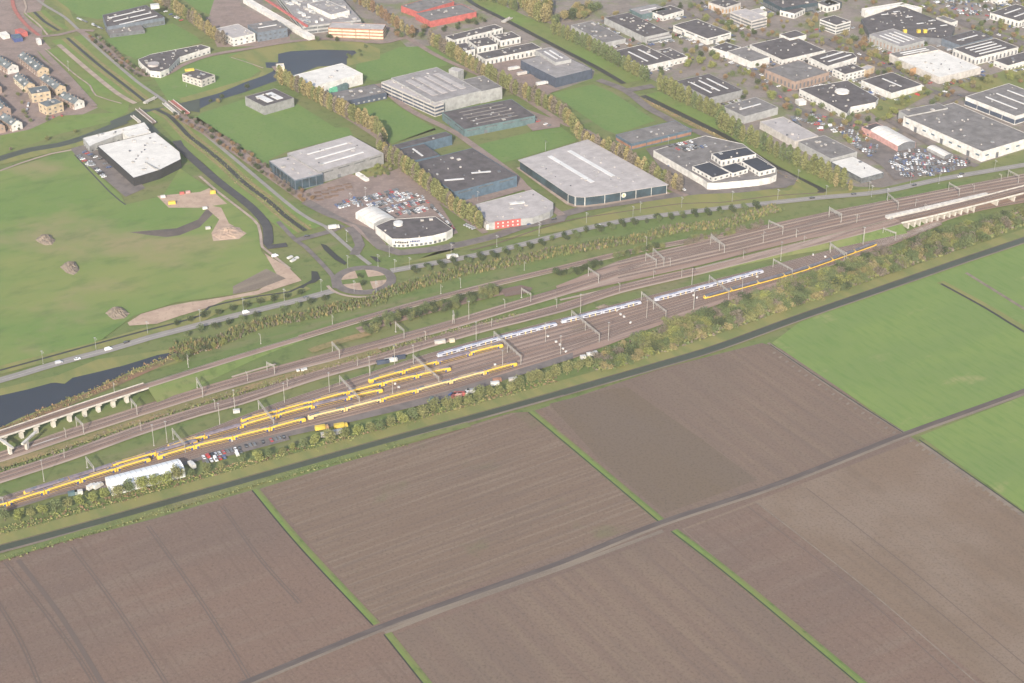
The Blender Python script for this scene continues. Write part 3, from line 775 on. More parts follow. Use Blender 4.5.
k0 = .42 if d.x > 0 else .58
q = a.lerp(b_, k0) - c + nm * .35
pn = slab('sign_panel', 'red', r, (q.x, q.y, .4), (22, .5, 6.8), ang)
for i in range(5):
    for j in (0, 1):
        w_ = q + d * (i - 2) * 4.2 + nm * .32; slab('sign_mark', 'white', r, (w_.x, w_.y, 1.7 + j * 3), (1.3, .12, 1.3), ang)
H('C2 632,565 700,552 715,572 640,585', 5, 'small white porch block at the left corner of the red panel showroom', 'white', 'roof_light', 'none', 1, 0, 0, 'porch', 'porch')
# --- curved white showroom at the roundabout
r, L, es, c = H('C2 78,590 160,556 385,542 472,604 440,622 370,640 300,650 230,656 165,656', 7.5, 'white curved showroom with black roof and dark lettering beside the roundabout', 'white', 'roof_dark', 'none', 1, 0, 3, 'showroom', 'showroom', rect=False)
b = MB(); q = at(360 + 195 / 5.095, 110 + 580 / 5.095, 8) - c
b.prism([(q.x + 4 * math.cos(t * .52), q.y + 4 * math.sin(t * .52)) for t in range(12)], 6.8, 9.5); b.build('roof_cupola', ['white'], r)
def wall_marks(r, c, a, b_, k, z, wid, ht, mat, n):
    """a sign of short separate strokes, too small in the picture to read"""
    nm = Vector(((b_ - a).y, -(b_ - a).x, 0)).normalized(); d = (b_ - a).normalized(); q = a.lerp(b_, k) - c + nm * .2
    m = MB(); rz = math.atan2(d.y, d.x)
    for i in range(n):
        p = q + d * wid * ((i + .5) / n - .5); m.box((p.x, p.y, z), (wid / n * .72, .12, ht * R.uniform(.7, 1)), rz)
    m.build('sign_lettering', [mat], r)
fr = [e for e in es if e[5] > .75 and e[2] > 5]
fr.sort(key=lambda e: (e[0] + e[1]).x)
wall_marks(r, c, fr[0][0], fr[0][1], .7, 3.4, 11, 1.9, 'black', 8)
e_ = fr[min(1, len(fr) - 1)]; wall_marks(r, c, e_[0], e_[1], .7, 3.8, 8, 1.9, 'train_blue', 6)
for e in fr:
    for i in range(max(1, int(e[2] / 3.4))):
        q = e[0].lerp(e[1], (i + .5) / max(1, int(e[2] / 3.4))) - c; slab('window', 'glass', r, (q.x, q.y, .4), (2.2, .3, 1.9), e[4])
# arched canopy halls
def arch(spec, h, rise, label, wall='white', roof='roof_white', name='canopy_hall', cat='hall', ends='darkgrey', ribs=8, axis=0, ribm='steel'):
    P = rectify(world(spec, h)); P = [Vector((q.x, q.y, 0)) for q in P]
    BUILT.append(list(P)); c = sum(P, Vector()) / 4
    if axis: P = P[1:] + P[:1]
    root = empty(name, (c.x, c.y, 0)); tag(root, label, cat)
    A, B, C_, D_ = [p - c for p in P]      # ridge runs A->B
    n = 9; v = []; f = []
    for e0, e1 in ((A, D_), (B, C_)):
        for i in range(n):
            t = i / (n - 1); q = e0.lerp(e1, t); v.append((q.x, q.y, h + rise * math.sin(math.pi * t)))
    for i in range(n - 1): f.append((i, i + 1, n + i + 1, n + i))
    o = mesh_obj('roof', v, f, roof, root, smooth=True)
    if o.data.polygons[0].normal.z < 0: o.data.flip_normals()
    for e0, e1, nm_ in ((A, D_, 'gable'), (B, C_, 'gable')):
        vv = [(e0.x, e0.y, 0), (e1.x, e1.y, 0)] + [(e1.lerp(e0, i / (n - 1)).x, e1.lerp(e0, i / (n - 1)).y, h + rise * math.sin(math.pi * i / (n - 1)) - .1) for i in range(n)]
        mesh_obj(nm_, vv, [tuple(range(len(vv)))], ends, root)
    b = MB()
    for e0, e1 in ((A, B), (D_, C_)):
        m_ = (e0 + e1) / 2; d = e1 - e0; b.box((m_.x, m_.y, 0), (d.length, .3, h), math.atan2(d.y, d.x))
    b.build('wall', [wall], root)
    for i in range(ribs):
        t = (i + .5) / ribs; b = MB()
        e0, e1 = A.lerp(B, t), D_.lerp(C_, t); pv = None
        for k in range(n):
            q = e0.lerp(e1, k / (n - 1)); p_ = (q.x, q.y, h + rise * math.sin(math.pi * k / (n - 1)) + .04)
            if pv: b.bar(pv, p_, .13)
            pv = p_
        b.build('roof_rib', [ribm], root)
    return root
arch('C2 0,522 85,486 150,545 66,590', 6, 2, 'cream arched canopy hall left of the curved white showroom', ribs=4, axis=1, ends='lightgrey')
arch('F2 238,100 322,86 462,160 376,190', 6, 2.4, 'white barrel-roofed hall behind the crowded car park', 'pink', 'roof_white', ribs=7, axis=1)
H('F2 194,86 265,64 312,84 236,106', 6.5, 'pink-walled dark-roofed shop at the back end of the barrel-roofed hall', 'pink', 'roof_dark', 'grid', 1, 0, 1, 'shop', 'shop')
arch('F2 532,190 565,180 650,225 612,240', 3.5, 1.2, 'small ribbed grey tent shed at the edge of the crowded car park', 'lightgrey', 'roof_white', ribs=8, axis=1, name='tent_shed', cat='shed')
# --- big grey hall, left centre
H('B2 545,215 880,130 1021,215 716,322', 11, 'large grey-brown hall with three long white roof lights at the garden centre', 'grey', 'roof_light', 'high', 1, 3, 2, 'warehouse', 'warehouse')
r, L, es, c = H('B2 450,258 600,226 722,322 590,358', 10, 'blue-glass fronted entrance block of the garden centre hall', 'bluegrey', 'roof_light', 'glass', 1, 0, 3, 'shop', 'shop', winm='glass_blue')
# --- pavilion with white columns
r, L, es, c = H('D2 0,258 345,155 745,380 430,430 330,442 285,440 250,428', 9, 'very large pavilion with sweeping pale roof, glass front and white columns', 'glass_blue', 'roof_light', 'none', 1, 0, 3, 'pavilion', 'pavilion', rect=False)
for (x0, y0, x1, y1) in ((150, 235, 370, 368), (250, 208, 475, 338)):
    a_, b_ = at(520 + x0 / 5.095, 110 + y0 / 5.095, 9) - c, at(520 + x1 / 5.095, 110 + y1 / 5.095, 9) - c
    slab('skylight', 'skylight', r, ((a_ + b_) / 2)[:2] + (8.5,), ((b_ - a_).length, 4.2, .8), math.atan2((b_ - a_).y, (b_ - a_).x))
a_, b_ = at(520 + 190 / 5.095, 110 + 215 / 5.095, 9) - c, at(520 + 420 / 5.095, 110 + 355 / 5.095, 9) - c
slab('roof_gutter', 'darkgrey', r, ((a_ + b_) / 2)[:2] + (8.5,), ((b_ - a_).length, 1.1, .5), math.atan2((b_ - a_).y, (b_ - a_).x))
b = MB(); n_ = len(L); ov = [p * 1.03 for p in L]; b.prism([(p.x, p.y) for p in ov], 8.7, 9.05); b.build('eaves', ['roof_light'], r)
for e in es:
    if e[5] > .3 and (e[0] + e[1]).x / 2 > c.x - 15:
        k = max(1, int(e[2] / 12))
        for i in range(k + 1):
            q = e[0].lerp(e[1], i / k) - c + e[3] * 1.2; slab('column', 'white', r, (q.x, q.y, 0), (.35, .35, 8.8), e[4])
fe = max([e for e in es if e[5] > .6], key=lambda e: e[2]); q = fe[0].lerp(fe[1], .3 if (fe[1] - fe[0]).x > 0 else .7) - c + fe[3] * 1.4
b = MB()
uu = (fe[1] - fe[0]).normalized()
pts = [q + uu * 2.2 * math.cos(t * .52) + Vector((0, 0, 6 + 2.2 * math.sin(t * .52))) for t in range(12)]
k = len(b.v); b.v += [tuple(p) for p in pts] + [tuple(p + fe[3] * .2) for p in pts]
b.f.append(tuple(range(12, 24))); b.m.append(0)
for t in range(12): b.f.append((t, (t + 1) % 12, 12 + (t + 1) % 12, 12 + t)); b.m.append(0)
b.build('logo_disc', ['white'], r)
slab('logo_mark', 'yellow', r, (q.x + fe[3].x * .35, q.y + fe[3].y * .35, 5.2), (1.1, .15, 1.7), fe[4])
sheet('path', [p + c + (p.normalized() * 4) for p in ccw(L)], nz(), 'cess')
H('D2 490,122 790,56 876,95 566,176', 6, 'low grey-roofed building with blue wall right of the poplar avenue', 'blue', 'roof_mid', 'band', 1, 0, 3, 'workshop', 'workshop', winm='rust')
# --- white terraced office on a podium
r, L, es, c = H('E2 -135,206 -25,172 130,130 320,172 492,296 492,328 460,342 400,352 300,362 180,372 140,370 118,352', 7, 'white curved podium with rooftop car park under the terraced office', 'white', 'roof_mid', 'none', 1, 0, 0, 'parking_deck', 'parking deck', rect=False)
deck_c = c
H('E2 150,222 338,190 392,226 215,252', 5.5, 'glass-walled office block with dark roof, rearmost on the white podium', 'white', 'roof_solar', 'stripe', 1, 0, 2, 'office_building', 'office', z0=6.6)
H('E2 73,287 150,260 247,320 165,347', 4, 'glass-walled office block with dark roof, leftmost on the white podium', 'white', 'roof_solar', 'stripe', 1, 0, 0, 'office_building', 'office', z0=6.6)
H('E2 213,291 280,265 347,300 265,321', 4, 'small glass-walled office block in the middle of the white podium', 'white', 'roof_solar', 'stripe', 1, 0, 0, 'office_building', 'office', z0=6.6)
H('E2 318,256 390,240 487,292 400,318', 4.5, 'glass-walled office block with dark roof, rightmost on the white podium', 'white', 'roof_solar', 'stripe', 1, 0, 0, 'office_building', 'office', z0=6.6)
# --- north-east estates
H('D 250,126 370,108 542,196 436,216', 5, 'long pale grey shed with speckled roof behind the green poplars', 'lightgrey', 'roof_mid', 'none', 1, 0, 12, 'shed', 'shed')
H('D 430,87 552,64 762,160 636,190', 7.5, 'long pale-walled hall with dark bumpy roof, centre of the canal row', 'lightgrey', 'roof_dark', 'none', 1, 0, 14, 'warehouse', 'warehouse')
H('D 640,190 748,165 772,180 652,203', 5, 'low grey lean-to at the end of the bumpy-roofed hall', 'lightgrey', 'roof_grey', 'band', 1, 0, 0, 'shed', 'shed')
H('D 562,45 690,18 742,45 620,77', 6, 'teal-walled flat shop with one roof light at the tree line', 'teal', 'roof_grey', 'grid', 1, 1, 1, 'shop', 'shop')
H('D 675,58 760,22 832,52 722,82', 6, 'white-walled dark-roofed shop next to the teal shop', 'white', 'roof_dark', 'grid', 1, 0, 2, 'shop', 'shop')
H('E -18,124 75,98 268,160 128,202', 7, 'white-walled hall with dark roof and one roof light below the striped office', 'white', 'roof_dark', 'high', 1, 0, 4, 'warehouse', 'warehouse')
H('D 472,256 622,230 787,298 627,342', 7, 'white hall with two short roof lights beside the green poplar row', 'white', 'roof_dark', 'grid', 1, 2, 2, 'warehouse', 'warehouse')
H('D 702,258 762,240 847,286 782,306', 6, 'small white dark-roofed office right of the two-light hall', 'white', 'roof_dark', 'grid', 1, 0, 5, 'office_building', 'office')
H('D 972,240 1030,222 1080,240 1010,266', 5, 'tiny white house among trees right of the small office', 'white', 'roof_dark', 'grid', 1, 0, 0, 'house', 'house')
H('E 3,412 130,374 332,456 130,502', 8, 'dark roofed hall with three slanting white roof lights near the canal', 'grey', 'roof_dark', 'none', 1, 3, 3, 'warehouse', 'warehouse')
H('E 150,6 212,-8 335,10 215,38', 8, 'orange and white office at the top edge of the estate', 'offwhite', 'roof_dark', 'stripe', 1, 0, 5, 'office_building', 'office', winm='orange')
H('E 250,60 340,43 440,86 372,106', 11, 'office with horizontal white bands near the top edge', 'offwhite', 'roof_light', 'band', 3, 0, 2, 'office_building', 'office', winm='darkgrey')
H('E 430,-10 600,-40 705,10 520,42', 9, 'long blue-glass office at the top edge', 'glass_blue', 'roof_dark', 'band', 1, 0, 6, 'office_building', 'office')
H('E 515,50 560,28 640,42 580,72', 6, 'white and glass pavilion below the blue office', 'white', 'roof_dark', 'stripe', 1, 0, 2, 'office_building', 'office')
H('E 700,12 760,-5 812,15 750,35', 7, 'small white office right of the blue office at the top', 'white', 'roof_dark', 'stripe', 1, 0, 2, 'office_building', 'office')
H('E 365,50 400,40 436,58 400,72', 7, 'white cube house beside the banded office', 'white', 'roof_light', 'grid', 1, 0, 0, 'house', 'house')
H('E 714,96 785,78 872,106 795,128', 10.5, 'white square office with three rows of windows, standing alone', 'white', 'roof_dark', 'band', 3, 0, 1, 'office_building', 'office')
H('E 358,226 570,180 742,254 520,306', 6, 'big dark-roofed hall with white fascia in the middle of the estate', 'white', 'roof_dark', 'grid', 1, 0, 4, 'warehouse', 'warehouse')
H('E 508,176 590,150 645,180 560,192', 8, 'white-framed block at the back of the big white-fascia hall', 'white', 'roof_dark', 'grid', 1, 0, 0, 'office_building', 'office')
H('E 158,240 235,214 310,240 240,264', 7, 'white office corner left of the big white-fascia hall', 'white', 'roof_dark', 'grid', 1, 0, 2, 'office_building', 'office')
H('E 250,262 330,235 456,290 358,316', 7.5, 'white-walled dark hall wedged left of the big white-fascia hall', 'white', 'roof_mid', 'none', 1, 0, 1, 'warehouse', 'warehouse')
H('E 420,356 612,304 757,370 594,412', 9, 'grey-roofed hall with brick and dark striped walls', 'brick', 'roof_mid', 'stripe', 1, 0, 2, 'warehouse', 'warehouse', winm='darkgrey')
H('E 655,290 780,256 880,268 902,290 752,336', 7, 'white hall with rounded corner and two roof lights', 'white', 'roof_dark', 'grid', 1, 2, 2, 'warehouse', 'warehouse', rect=False)
H('E 778,350 890,320 925,352 850,380', 7.5, 'white office with dark windows below the rounded hall', 'white', 'roof_dark', 'grid', 2, 0, 2, 'office_building', 'office')
H('E 920,345 950,330 998,338 940,360', 7, 'low amber-glass office wing', 'tan', 'roof_light', 'grid', 2, 0, 0, 'office_building', 'office', winm='orange')
r, L, es, c = H('E 608,452 852,408 1012,500 998,520 870,545 850,578 700,498', 7, 'sprawling dark-roofed complex with a white octagonal roof lantern', 'white', 'roof_dark', 'grid', 1, 0, 8, 'school', 'school', rect=False)
q = at(842, 92, 7) - c; b = MB(); b.prism([(q.x + 7 * math.cos(t * .785), q.y + 7 * math.sin(t * .785)) for t in range(8)], 6, 8.4); b.build('roof_lantern', ['roof_white'], r)
H('E 595,506 625,498 638,512 606,522', 4, 'little white kiosk left of the sprawling complex', 'white', 'roof_white', 'none', 1, 0, 0, 'kiosk', 'kiosk')
H('E 213,540 385,494 502,546 330,592', 7.5, 'mid grey hall with one long roof light', 'lightgrey', 'roof_mid', 'none', 1, 1, 3, 'warehouse', 'warehouse')
H('E2 413,60 530,30 692,130 588,162', 7, 'pale grey hall, first of the row behind the yellowing poplars', 'offwhite', 'roof_light', 'none', 1, 0, 4, 'warehouse', 'warehouse')
H('E2 612,156 738,130 892,206 770,257', 7, 'mid grey hall between the pale grey one and the white canopy', 'lightgrey', 'roof_mid', 'none', 1, 0, 5, 'warehouse', 'warehouse')
H('E2 768,262 890,234 1022,316 934,352', 5, 'white-roofed glass showroom at the end of the grey hall row', 'glass', 'roof_white', 'glass', 1, 0, 1, 'showroom', 'showroom')
r, L, es, c = H('F 190,96 395,28 668,135 640,200 520,190 240,180', 7, 'very large black-roofed hall with scattered small roof lights', 'darkgrey', 'roof_dark', 'none', 1, 0, 6, 'warehouse', 'warehouse', rect=False)
for x, y in ((310, 72), (370, 58), (433, 85), (550, 104), (490, 118), (610, 128), (550, 145)):
    q = at(824 + x / 5.095, y / 5.095, 7) - c; slab('skylight', 'skylight', r, (q.x, q.y, 6.5), (8, 1.8, .5), .3)
for x in (412, 482, 515):
    q = at(824 + x / 5.095, 160 / 5.095, 8) - c; slab('roof_unit', 'yellow', r, (q.x, q.y, 6.5), (3.5, 3, 3.5), .2)
H('F 205,45 400,8 404,18 208,56', 8, 'long white fascia wall, left arm, behind the black-roofed hall', 'white', 'roof_white', 'none', 1, 0, 0, 'office_wing', 'office')
H('F 398,12 490,38 484,50 392,22', 8, 'white fascia wall, right arm, behind the black-roofed hall', 'white', 'roof_white', 'none', 1, 0, 0, 'office_wing', 'office')
H('F 236,175 350,143 512,206 388,238', 9, 'silver hall with rows of roof lights in front of the black-roofed hall', 'lightgrey', 'roof_grey', 'stripe', 1, 4, 0, 'warehouse', 'warehouse', winm='brick')
H('F 618,190 760,155 852,180 690,242', 7.5, 'dark hall joined to the right end of the black-roofed hall', 'bluegrey', 'roof_dark', 'none', 1, 1, 2, 'warehouse', 'warehouse')
H('F 663,250 870,190 992,242 770,292', 8, 'white hall with dark wall stripes and many slanted roof lights', 'white', 'roof_dark', 'stripe', 1, 4, 0, 'warehouse', 'warehouse', winm='darkgrey')
H('F 868,306 1015,264 1100,292 932,332', 6, 'white low hall at the right edge below the striped white hall', 'white', 'roof_dark', 'grid', 1, 0, 2, 'warehouse', 'warehouse')
r, L, es, c = H('F 330,277 545,235 795,340 594,398', 7, 'wide cream-roofed hall with an orange wall section and trees before it', 'offwhite', 'roof_white', 'none', 1, 0, 3, 'warehouse', 'warehouse')
q = at(918, 70, 3) - c; slab('orange_wall', 'orange', r, (q.x, q.y, 0), (20, 1.5, 6.2), es[0][4] if es[0][5] > .1 else -.75)
H('F 330,270 545,232 590,252 380,292', 8, 'dark strip roof block at the back of the wide cream-roofed hall', 'offwhite', 'roof_mid', 'none', 1, 2, 0, 'warehouse', 'warehouse')
H('F 187,407 342,370 512,430 342,472', 7, 'white-walled dark-roofed hall below the cream-roofed hall', 'white', 'roof_dark', 'none', 1, 1, 2, 'warehouse', 'warehouse')
H('F 843,62 985,20 1110,60 1005,112', 7, 'white hall with two roof lights in the top right corner', 'white', 'roof_dark', 'stripe', 1, 2, 0, 'warehouse', 'warehouse')
H('F 578,88 610,78 672,104 650,118', 6, 'small white-rimmed office behind the black-roofed hall', 'white', 'roof_mid', 'grid', 1, 0, 0, 'office_building', 'office')
H('F2 403,26 650,-28 1092,130 797,212', 10, 'very large plain grey-roofed warehouse with white walls beside the ring road', 'white', 'roof_mid', 'doors', 1, 0, 2, 'warehouse', 'warehouse', winm='blue')
H('F 400,566 590,520 610,545 425,596', 11, 'raised dark office strip at the back end of the plain grey warehouse', 'lightgrey', 'roof_mid', 'none', 1, 0, 2, 'office_building', 'office')
H('F 722,490 940,425 1200,520 975,592', 9, 'dark glass and white hall with scattered roof lights at the right edge', 'white', 'roof_mid', 'band', 1, 3, 0, 'warehouse', 'warehouse', winm='navy', skw=1.6)
H('F 820,-30 900,-45 960,-20 880,0', 6, 'dark shop at the top edge near the big car park', 'white', 'roof_dark', 'grid', 1, 0, 2, 'shop', 'shop')
H('F 0,5 40,-10 80,8 30,30', 7, 'little blue-glass office left of the top edge lawn', 'glass_blue', 'roof_dark', 'stripe', 1, 0, 1, 'office_building', 'office')
# --- white flat-roofed factory with a dark yard, west
r, L, es, c = H('A2 497,182 790,112 915,212 922,250 812,305 680,345', 8.5, 'white-roofed black-walled factory beside its own dark car park', 'black', 'roof_white', 'none', 1, 0, 5, 'factory', 'factory', rect=False)
a_ = world('A2 738,266 812,305 790,300', 8.6); b = MB(); b.prism([((p - c).x, (p - c).y) for p in ccw(a_)], 8, 9.4); b.build('roof_wedge', ['grey'], r)
r, L, es, c = H('A2 422,142 735,62 760,95 640,112 480,172 455,185', 7, 'long white-roofed glass wing behind the black-walled factory', 'lightgrey', 'roof_white', 'grid', 1, 0, 3, 'office_building', 'office', rect=False)
H('A2 625,115 740,85 760,112 660,140', 8.6, 'white link block between the glass wing and the black-walled factory', 'white', 'roof_white', 'none', 1, 0, 1, 'office_building', 'office')

# --- gabled house rows of the village
def house_row(r0, r1, label, hr=10.0, he=6.5, wid=10.5, wall='brick', roof='roof_tile', gable=None, hip=False, dorm=4):
    A, B = at(*rd(r0)[0], hr), at(*rd(r1)[0], hr); A.z = B.z = 0
    BUILT.append([A, B]); c = (A + B) / 2; d = B - A; ln = d.length; rz = math.atan2(d.y, d.x)
    root = empty('house_row', (c.x, c.y, 0), rz); tag(root, label, 'house row', 'gabled houses of the village')
    x, y = ln / 2, wid / 2
    v = [(-x, -y, 0), (x, -y, 0), (x, y, 0), (-x, y, 0), (-x, -y, he), (x, -y, he), (x, y, he), (-x, y, he), (-x, 0, hr - .1), (x, 0, hr - .1)]
    mesh_obj('wall', v, [(0, 1, 5, 4), (2, 3, 7, 6), (1, 2, 6, 9, 5), (3, 0, 4, 8, 7)], wall, root)
    g = .5; e = he - .25
    h_ = 3.0 if hip else 0
    rv = [(-x - g, -y - g, e), (x + g, -y - g, e), (x + g, y + g, e), (-x - g, y + g, e), (-x - g + h_, 0, hr), (x + g - h_, 0, hr)]
    rf = [(0, 1, 5, 4), (2, 3, 4, 5)] + ([(1, 2, 5), (3, 0, 4)] if hip else [])
    rm = mesh_obj('roof', rv, rf, roof, root)
    if gable:
        for s_ in (-1, 1):
            q = mesh_obj('gable', [(s_ * (x + .06), -y, 0), (s_ * (x + .06), y, 0), (s_ * (x + .06), y, he), (s_ * (x + .06), 0, hr - .2), (s_ * (x + .06), -y, he)], [(0, 1, 2, 3, 4) if s_ > 0 else (4, 3, 2, 1, 0)], gable, root)
    n = max(2, int(ln / 6))
    for i in range(n):
        px_ = -x + ln * (i + .5) / n
        for s_ in (-1, 1):
            slab('window', 'glass', root, (px_ - 1.2, s_ * (y + .02), 1.0), (1.6, .14, 1.4)); slab('window', 'glass', root, (px_, s_ * (y + .02), 4), (2.2, .14, 1.2))
            slab('door', 'white', root, (px_ + 1.4, s_ * (y + .02), .1), (1, .14, 2.1))
        slab('chimney', 'brick', root, (px_ + 2.4, 0, hr - .7), (.9, .7, 1.7))
        if i % 2 == 0 and dorm:
            slab('dormer', 'white', root, (px_, -y * .55, he + .3), (2.4, 2.4, 1.8)); slab('roof_window', 'offwhite', root, (px_ + 2, y * .5, he + 1.4), (1, 1.4, .5))
    for s_ in (-1, 1):
        for k in (-1, 1): slab('window', 'glass', root, (s_ * (x + .08), k * 2.2, 3.6), (.14, 1.3, 1.4))
    return root
house_row('A 118,262', 'A 216,338', 'long grey-roofed house row with a white cross gable, nearest the green bank', gable='tan', wid=12)
house_row('A 92,368', 'A 148,418', 'short house row with an ochre gable end left of the flat-roofed villas', gable='tan', wall='cream')
house_row('A 228,375', 'A 305,430', 'house row with a brown gable end between two rows along the bank', gable='tan', wid=11)
house_row('A 325,465', 'A 400,503', 'house row with a bright white gable, southernmost along the bank', gable='white', wid=11)
house_row('A -30,270', 'A 62,325', 'house row with a broad white gable at the left edge, upper one', gable='white', wid=12)
house_row('A -50,470', 'A 22,540', 'house row cut by the left edge with a grey gable', gable='brick', wid=11)
house_row('A 20,575', 'A 82,612', 'detached pair of houses with a white gable in the lower left of the village', gable='white', wid=11)
house_row('A -70,570', 'A -5,628', 'small house row at the left edge below the white gabled pair', gable='brick', wid=10)
house_row('A -90,380', 'A -20,430', 'house row mostly beyond the left edge, middle height', gable='brick', wid=10)
for s_, l_ in (('A 140,452 238,428 252,468 160,476', 'flat-roofed brick villa, upper of the two in the village'), ('A 208,522 265,498 332,520 225,545', 'flat-roofed brick villa, lower of the two in the village')):
    H(s_, 9, l_, 'tan', 'roof_tile', 'grid', 2, 0, 2, 'villa', 'villa')
# small site buildings and yards
H('A 60,176 100,170 112,190 70,200', 4, 'blue covered market stall roof on the village square', 'train_blue', 'blue', 'none', 1, 0, 0, 'market_hall', 'market hall')
H('A 92,150 108,140 125,160 105,172', 5, 'red-topped stall on the village square', 'red', 'red', 'none', 1, 0, 0, 'market_stall', 'stall')
H('A 0,165 30,158 45,175 10,185', 4, 'white stall at the left edge of the village square', 'white', 'roof_white', 'none', 1, 0, 0, 'market_stall', 'stall')
H('A 186,195 203,190 206,204 190,208', 5, 'tiny white kiosk at the end of the red path', 'white', 'roof_white', 'none', 1, 0, 0, 'kiosk', 'kiosk')
r = arch('_ 105,477 177.8,459.2 185,468.5 111,488', 6, 1.6, 'long white ribbed train shed beside the yellow trains in the yard', 'tent_sheet', 'tent_sheet', ribs=14, name='train_shed', cat='train shed', ends='tent_sheet', ribm='offwhite')
for rt in [o for o in COL.objects if 'h' in o.keys() and o.parent is None]: clear(rt)
# ------------------------------------------------------------------ viaducts
def viaduct(path3, width, thick, piers, label, name='railway_viaduct', pier_w=1.6, side=None, wide=False, parap=.5):
    p = smooth_path(path3, 8); n = normals(p); c = p[len(p) // 2]; c = Vector((c.x, c.y, 0))
    root = empty(name, c); tag(root, label, 'viaduct')
    v = []; f = []
    for i, (a, b) in enumerate(zip(p, n)):
        a = a - c; h = width / 2
        prof = [(-h, parap), (-h + .35, parap), (-h + .35, 0), (h - .35, 0), (h - .35, parap), (h, parap), (h, -thick * .45), (h * .55, -thick), (-h * .55, -thick), (-h, -thick * .45)]
        k = len(v)
        for o_, z in prof: q = a + b * o_; v.append((q.x, q.y, a.z + z))
        if i:
            for j in range(10):
                f.append((k - 10 + j, k - 10 + (j + 1) % 10, k + (j + 1) % 10, k + j))
    f.append(tuple(range(10))); f.append(tuple(reversed(range(len(v) - 10, len(v)))))
    o = mesh_obj('deck', v, f, 'concrete', root)
    bm = bmesh.new(); bm.from_mesh(o.data); bmesh.ops.recalc_face_normals(bm, faces=bm.faces); bm.to_mesh(o.data); bm.free()
    for q, ht, rz in piers:
        b = MB(); q = q - c
        b.box((q.x, q.y, 0), (pier_w, width * .42 if not wide else width * .95, ht - .8), rz)
        b.box((q.x, q.y, ht - .8), (pier_w * 1.5, width * .8 if not wide else width, .8), rz)
        b.build('pier', ['concrete'], root)
    return root

wv = [at(-60, 452, 7.8), at(0, 434, 7.8), at(65, 412, 7.8), at(112, 396.5, 7.8), at(146, 385.5, 7.6)]
rz = RAIL + .12
sp = smooth_path(wv, 2)
def nearx(pts, x): return min(pts, key=lambda q: abs(scr(q)[0] - x))
pr_ = []
for x in (-16, 1, 18, 34.5, 50.5, 66, 81.5, 96, 111, 126):
    q = nearx(sp, x + 1); pr_.append((Vector((q.x, q.y, 0)), 6.4, rz))
viaduct(wv, 8.4, 1.4, pr_, 'long concrete railway viaduct on slender piers beside the lake', wide=False, pier_w=2.2)
up = [a + Vector((0, 0, .02)) for a in wv]
ribbon('ballast', up, 7.2, .05, 'ballast'); track([a + Vector((0, 0, .0)) for a in wv], True)
# portals that carry the deck over the middle line
for x0, y0, x1, y1 in ((27.5, 450, 34, 444), (10.5, 455, 2, 449)):
    a, b_ = at(x0, y0), at(x1, y1); c = (a + b_) / 2; d = b_ - a
    r = empty('viaduct_portal', c, math.atan2(d.y, d.x)); tag(r, 'concrete portal standing in front of the viaduct over the middle line, %s one' % ('right-hand' if x0 > 20 else 'left-hand'), 'portal')
    l = d.length
    slab('column', 'concrete', r, (-l / 2, 0, 0), (2.4, 1.8, 6.6)); slab('crossbeam', 'concrete', r, (0, 0, 6.6), (l + 9, 1.8, 1.2))
# eastern bridge with close wall piers
ev = [at(897, 220.5, 6.5), at(930, 213, 6.5), at(969, 203.5, 6.5), at(1024, 189.5, 6.5), at(1090, 172, 6.5)]
es_ = smooth_path(ev, 1.5); rz = math.atan2((ev[2] - ev[0]).y, (ev[2] - ev[0]).x)
pr_ = [(lambda q: (Vector((q.x, q.y, 0)), 5.2, rz))(nearx(es_, x)) for x in (905, 910.5, 916.5, 922.5, 928.5, 934, 940, 946, 952, 958, 964, 970, 993, 1011, 1036)]
viaduct(ev, 12, 1.3, pr_, 'white concrete railway bridge with closely spaced wall piers at the right edge', wide=True, pier_w=1.4, parap=.9)
ribbon('ballast', [a + Vector((0, 0, .02)) for a in ev], 9.6, .05, 'ballast')
en = normals(ev)
for s_ in (-2.1, 2.1): track([a + b * s_ + Vector((0, 0, .02)) for a, b in zip(ev, en)], True)
for s_, l_ in (('F3 320,182 560,128 830,66', 'long white concrete slab strip between the tracks, the upper one'), ('F3 345,196 570,146 860,80', 'long white concrete slab strip between the tracks, the lower one')):
    p = world(s_, 3.2); c = p[1].copy(); c.z = 0
    r = empty('retaining_trough', c); tag(r, l_, 'concrete strip')
    b = MB()
    for a, b_ in zip(p[:-1], p[1:]):
        m_ = (a + b_) / 2 - c; b.box((m_.x, m_.y, 0), ((b_ - a).length + .3, 3.6, 3.0), math.atan2((b_ - a).y, (b_ - a).x))
    b.build('slab', ['white'], r)
    b = MB()
    for a, b_ in zip(p[:-1], p[1:]):
        m_ = (a + b_) / 2 - c; b.box((m_.x, m_.y, 3.0), ((b_ - a).length + .3, .5, .5), math.atan2((b_ - a).y, (b_ - a).x))
    b.build('coping', ['offwhite'], r)

